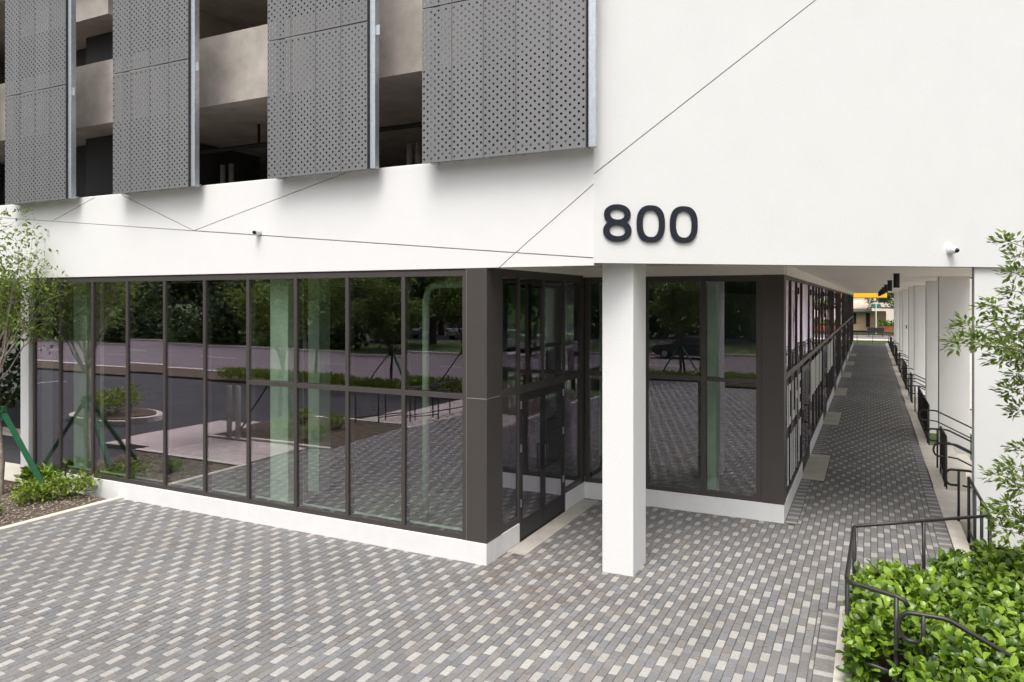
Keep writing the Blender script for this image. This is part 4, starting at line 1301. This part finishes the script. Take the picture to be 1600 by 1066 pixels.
def car(loc, rz, paint, label, suv=False):
    e = empty('parked_car', loc, label, 'car', 'parked cars')
    e.rotation_euler = (0, 0, R(rz))
    L2 = 2.25
    bz = .25
    body = [(-L2, .45), (-L2 + .05, .78), (-1.9, .92), (-1.0, .98), (1.55 if suv else 1.35, 1.0), (L2 - .12, .95), (L2, .70), (L2 - .03, .36), (1.9, bz), (-1.9, bz)]
    mb = MB()
    secs = [(-.88, .93, .03), (-.80, 1.0, 0), (.80, 1.0, 0), (.88, .93, .03)]
    n = len(body)
    for (yy, s, dz) in secs:
        for (x, z) in body: mb.v.append((x * s, yy, z - dz if z > .5 else z + dz))
    for q in range(len(secs) - 1):
        for k in range(n):
            r = (k + 1) % n
            mb.f.append((q * n + k, q * n + r, (q + 1) * n + r, (q + 1) * n + k))
    mb.f.append(tuple(range(n - 1, -1, -1))); mb.f.append(tuple(range((len(secs) - 1) * n, len(secs) * n)))
    b = mb.build('body', paint, e)
    hz = 1.72 if suv else 1.45
    roof = [(-1.0, .97), (-.45, hz - .06), (0, hz), (1.25 if suv else .6, hz - .02), (1.9 if suv else 1.5, .98)]
    gh = MB(); n = len(roof)
    for (yy, f) in ((-.80, 0), (-.62, 1), (.62, 1), (.80, 0)):
        for (x, z) in roof: gh.v.append((x, yy if z < 1.0 else yy * (1 if f else .84), z if f else min(z, hz - .07)))
    for q in range(3):
        for k in range(n - 1):
            gh.f.append((q * n + k, q * n + k + 1, (q + 1) * n + k + 1, (q + 1) * n + k))
    gh.f.append(tuple(range(n - 1, -1, -1))); gh.f.append(tuple(range(3 * n, 4 * n)))
    c = gh.build('cabin', 'window_dark', e)
    MB().slab([(-.42, -.60, hz + .005), (1.2 if suv else .58, -.60, hz + .005), (1.2 if suv else .58, .60, hz + .005), (-.42, .60, hz + .005)], (0, 0, -.05)).build('roof', paint, c)
    for sx in (-1.38, 1.36):
        for sy in (-1, 1):
            w = MB().tube([(sx, sy * .68, .33), (sx, sy * .89, .33)], .33, 18).build('wheel', 'tyre', e)
            MB().tube([(sx, sy * .885, .33), (sx, sy * .90, .33)], .2, 12).build('rim', 'car_silver', w)
    for sy in (-1, 1):
        MB().box(-L2 + .02, -L2 + .16, sy * .62 - .15, sy * .62 + .15, .66, .80).build('headlight', 'lamp_glass', e)
        MB().box(L2 - .16, L2 + .005, sy * .66 - .12, sy * .66 + .12, .70, .86).build('tail_light', 'tail_red', e)
        MB().box(-.72, -.58, sy * .9 - .06, sy * .9 + .06, .98, 1.1).build('mirror', paint, e)
    return e
car((-45.5, -40, -.06), 70, 'car_white', 'white parked car across the road, left of those mirrored in the glazing')
car((-39.5, -38.5, -.06), 10, 'car_silver', 'silver parked car across the road mirrored behind an oak trunk', True)
car((-33, -40, -.06), 95, 'car_white', 'white parked car across the road, right of the silver one', True)
car((9.8, -22.0, -.13), 90, 'car_white', 'white van-like car at the kerb across the road mirrored twice beside the entrance', True)
car((14.5, -21.9, -.13), 0, 'car_dark', 'dark car at the kerb across the road, right of the white one', True)
car((-10.5, -21.8, -.13), 0, 'car_dark', 'dark car on the road mirrored beside the white column')
# roadside sign
rs = empty('road_sign', (-40, -30, 0), 'white diamond road sign on a post across the road', 'sign')
MB().tube([(0, 0, 0), (0, 0, 3.0)], .04, 8).build('post', 'galvanised', rs)
MB().slab([(0, .05, 1.9), (.7, .05, 2.6), (0, .05, 3.3), (-.7, .05, 2.6)], (0, .02, 0)).build('sign_plate', 'white_plastic', rs)
hb = empty('far_house', (-48, -62, 0), 'pale low house behind the parked cars mirrored in the glazing', 'house')
MB().box(-14, 14, 0, 8, -.3, 3.2).build('wall', 'pale_wall', hb)
MB().slab([(-14.6, -.6, 3.2), (14.6, -.6, 3.2), (14.6, 8.6, 3.2), (-14.6, 8.6, 3.2)][::-1], (0, 0, .35)).build('roof', 'roof_grey', hb)
for k in range(5):
    MB().box(-11 + k * 5, -9.2 + k * 5, 7.99, 8.03, .9, 2.2).build('window', 'window_dark', hb)

# ------------------------------------------------------------------ far end of the walk
struct('far_lawn', MB().box(-40, 28, 66.5, 72, -.6, -.06), 'grass')
struct('far_path', MB().box(-40, 28, 72.0, 74.5, -.6, -.05), 'concrete_light')
struct('cross_street', MB().box(-80, 28, 74.5, 84, -.7, -.12), 'road_asphalt')
hs1 = at(1318, 516, 90); hs2 = at(1378, 516, 90)
fh = empty('far_house', ((hs1.x + hs2.x) / 2, hs2.y, 0), 'tan low house with grey roof edge at the far end of the walk', 'house')
hw = 2.6
MB().box(-4.5, hw, 0, 9, -.3, 2.1).build('wall', 'tan_wall', fh)
rf = MB().slab([(-5.2, -.8, 2.1), (1.0, -.8, 2.1), (1.0, 9.4, 2.1), (-5.2, 9.4, 2.1)][::-1], (0, 0, .35)).build('roof', 'roof_grey', fh)
m_ = MB(); m_.v = [(-5.2, -.7, 2.46), (1.0, -.7, 2.46), (1.0, 9.4, 2.46), (-5.2, 9.4, 2.46), (-3.5, 3.5, 3.5), (0.2, 3.5, 3.5)]
m_.f = [(0, 1, 5, 4), (1, 2, 5), (2, 3, 4, 5), (3, 0, 4), (3, 2, 1, 0)]
m_.build('roof_slope', 'roof_tan', rf)
MB().slab([(.6, -.5, 2.55), (4.9, -.5, 2.4), (4.9, 5, 2.4), (.6, 5, 2.55)][::-1], (0, 0, .2)).build('porch_roof', 'pale_wall', fh)
for (x0, x1, z0, z1) in ((-2.0, -.75, .55, 1.9), (.35, .8, .2, 1.9)):
    w = MB().box(x0, x1, -.06, .02, z0, z1).build('window', 'window_dark', fh)
    if x0 < 0: MB().box(x0 + .35, x0 + .95, -.09, -.062, z0 + .12, z1 - .12).build('poster', 'paint_white', w)
bn = empty('bench', (at(1367, 516, 86).x, 80.5, -.1), 'black low bench before the tan house at the far end of the walk', 'bench')
MB().box(-.75, .75, 0, .45, .38, .46).build('seat', 'black_metal', bn)
MB().box(-.75, .75, .42, .48, .47, .88).build('backrest', 'black_metal', bn)
for x in (-.65, .58):
    MB().box(x, x + .07, .02, .42, 0, .379).build('leg', 'black_metal', bn)
yc = at(1330, 462, 82)
ycn = empty('yellow_canopy', (yc.x, yc.y, 0), 'yellow flat canopy on posts seen at the far end of the walk', 'canopy')
MB().box(-6, 3.6, 0, 5, 3.82, 4.32).build('fascia', 'canopy_yellow', ycn)
MB().box(-6, 3.61, -.01, 5.01, 3.74, 3.818).build('trim', 'brick_red', ycn)
for x in (-5.0, -1.5):
    MB().box(x, x + .25, 2, 2.25, -.1, 3.73).build('post', 'pale_wall', ycn)
pbh = empty('pale_building', (at(1350, 480, 125).x, 118, 0), 'pale building far behind the tan house', 'building')
MB().box(-22, 14, 0, 10, -.3, 6.5).build('wall', 'pale_wall', pbh)
for k in range(6):
    MB().box(-20 + k * 5.5, -18.4 + k * 5.5, -.04, .02, 3.2, 5.2).build('window', 'window_dark', pbh)
sp = at(1369, 518, 78)
sg = empty('street_name_sign', (sp.x, sp.y, 0), 'green street name sign on a white post beyond the walk', 'sign')
MB().tube([(0, 0, -.1), (0, 0, 3.15)], .05, 8).build('post', 'white_plastic', sg)
MB().box(-.42, .42, -.02, .02, 2.82, 3.1).build('name_plate', 'sign_teal', sg)
bpn = at(1392, 516, 82)
bk = empty('brick_planter', (bpn.x, bpn.y, 0), 'red brick planter with shrubs beyond the far end of the walk', 'planter')
MB().box(-1.2, 3.0, 0, 1.2, -.1, .55).build('brick_wall', 'brick_red', bk)
pl = Leaves()
for _ in range(900):
    pl.diamond(Vector((random.uniform(-1.2, 3), random.uniform(0, 1.2), random.uniform(.5, 1.15))), rvec(), rvec(), .25, .07, random.uniform(0, 1))
pl.build('foliage', 'leaf_hedge', bk)
def palm(base, h, label, n=15, fl_=1.9):
    e = empty('palm_tree', base, label, 'palm', 'palms at the far end')
    p, r = limb((0, 0, -.2), (.2, .1, h), .16, .11, .04, 6)
    MB().tube(p, r, 9).build('trunk', 'bark_pale', e, True)
    lf = Leaves()
    for k in range(n):
        a = 2 * math.pi * k / n + random.uniform(-.2, .2)
        el = random.uniform(.1, 1.0)
        o_ = Vector((.2, .1, h)); dirh = Vector((math.cos(a), math.sin(a), 0))
        prev = None
        for q in range(14):
            t = q / 13
            pt = o_ + dirh * (fl_ * t) + Vector((0, 0, fl_ * (el * t - 1.0 * t * t)))
            side = Vector((-dirh.y, dirh.x, 0))
            for s in (-1, 1):
                lf.diamond(pt, (side * s + dirh * .6 + Vector((0, 0, -.45))).normalized(), Vector((0, 0, 1)), .55 * (1.15 - t), .045, random.uniform(0, 1))
    lf.build('crown', 'leaf_palm', e)
p1 = at(1386, 516, 84); palm((p1.x + 1, p1.y, 0), 3.3, 'palm with drooping fronds before the pale building, right of the street sign')
p2 = at(1398, 516, 88); palm((p2.x + 2, p2.y, 0), 4.0, 'palm with drooping fronds at the right, half hidden by the columns')
tree((at(1400, 516, 96).x, 98, 0), 8, .25, (0, 0, 5), (4, 4, 3), 'leafy green tree behind the palms at the far end', nb=16, leaves=2600, L=.4, Wd=.13, leafm='leaf_palm', bark='bark', clear=2.4, crad=1.3)
# trees on the right side of the walk, seen through gaps and in the walk's glass
for k, (x, y) in enumerate(((12, 14), (15, 26), (13, 38), (15, 52))):
    tree((x, y, -.5), 7.5, .2, (0, 0, 4.8), (3.2, 3.2, 2.6), ['nearest', 'second', 'third', 'farthest'][k] + ' tree on the lawn right of the walk', nb=16, leaves=2600, L=.34, Wd=.11, leafm='leaf_oak', bark='bark', name='lawn_tree', group='trees right of the walk', clear=2.4, crad=1.2)
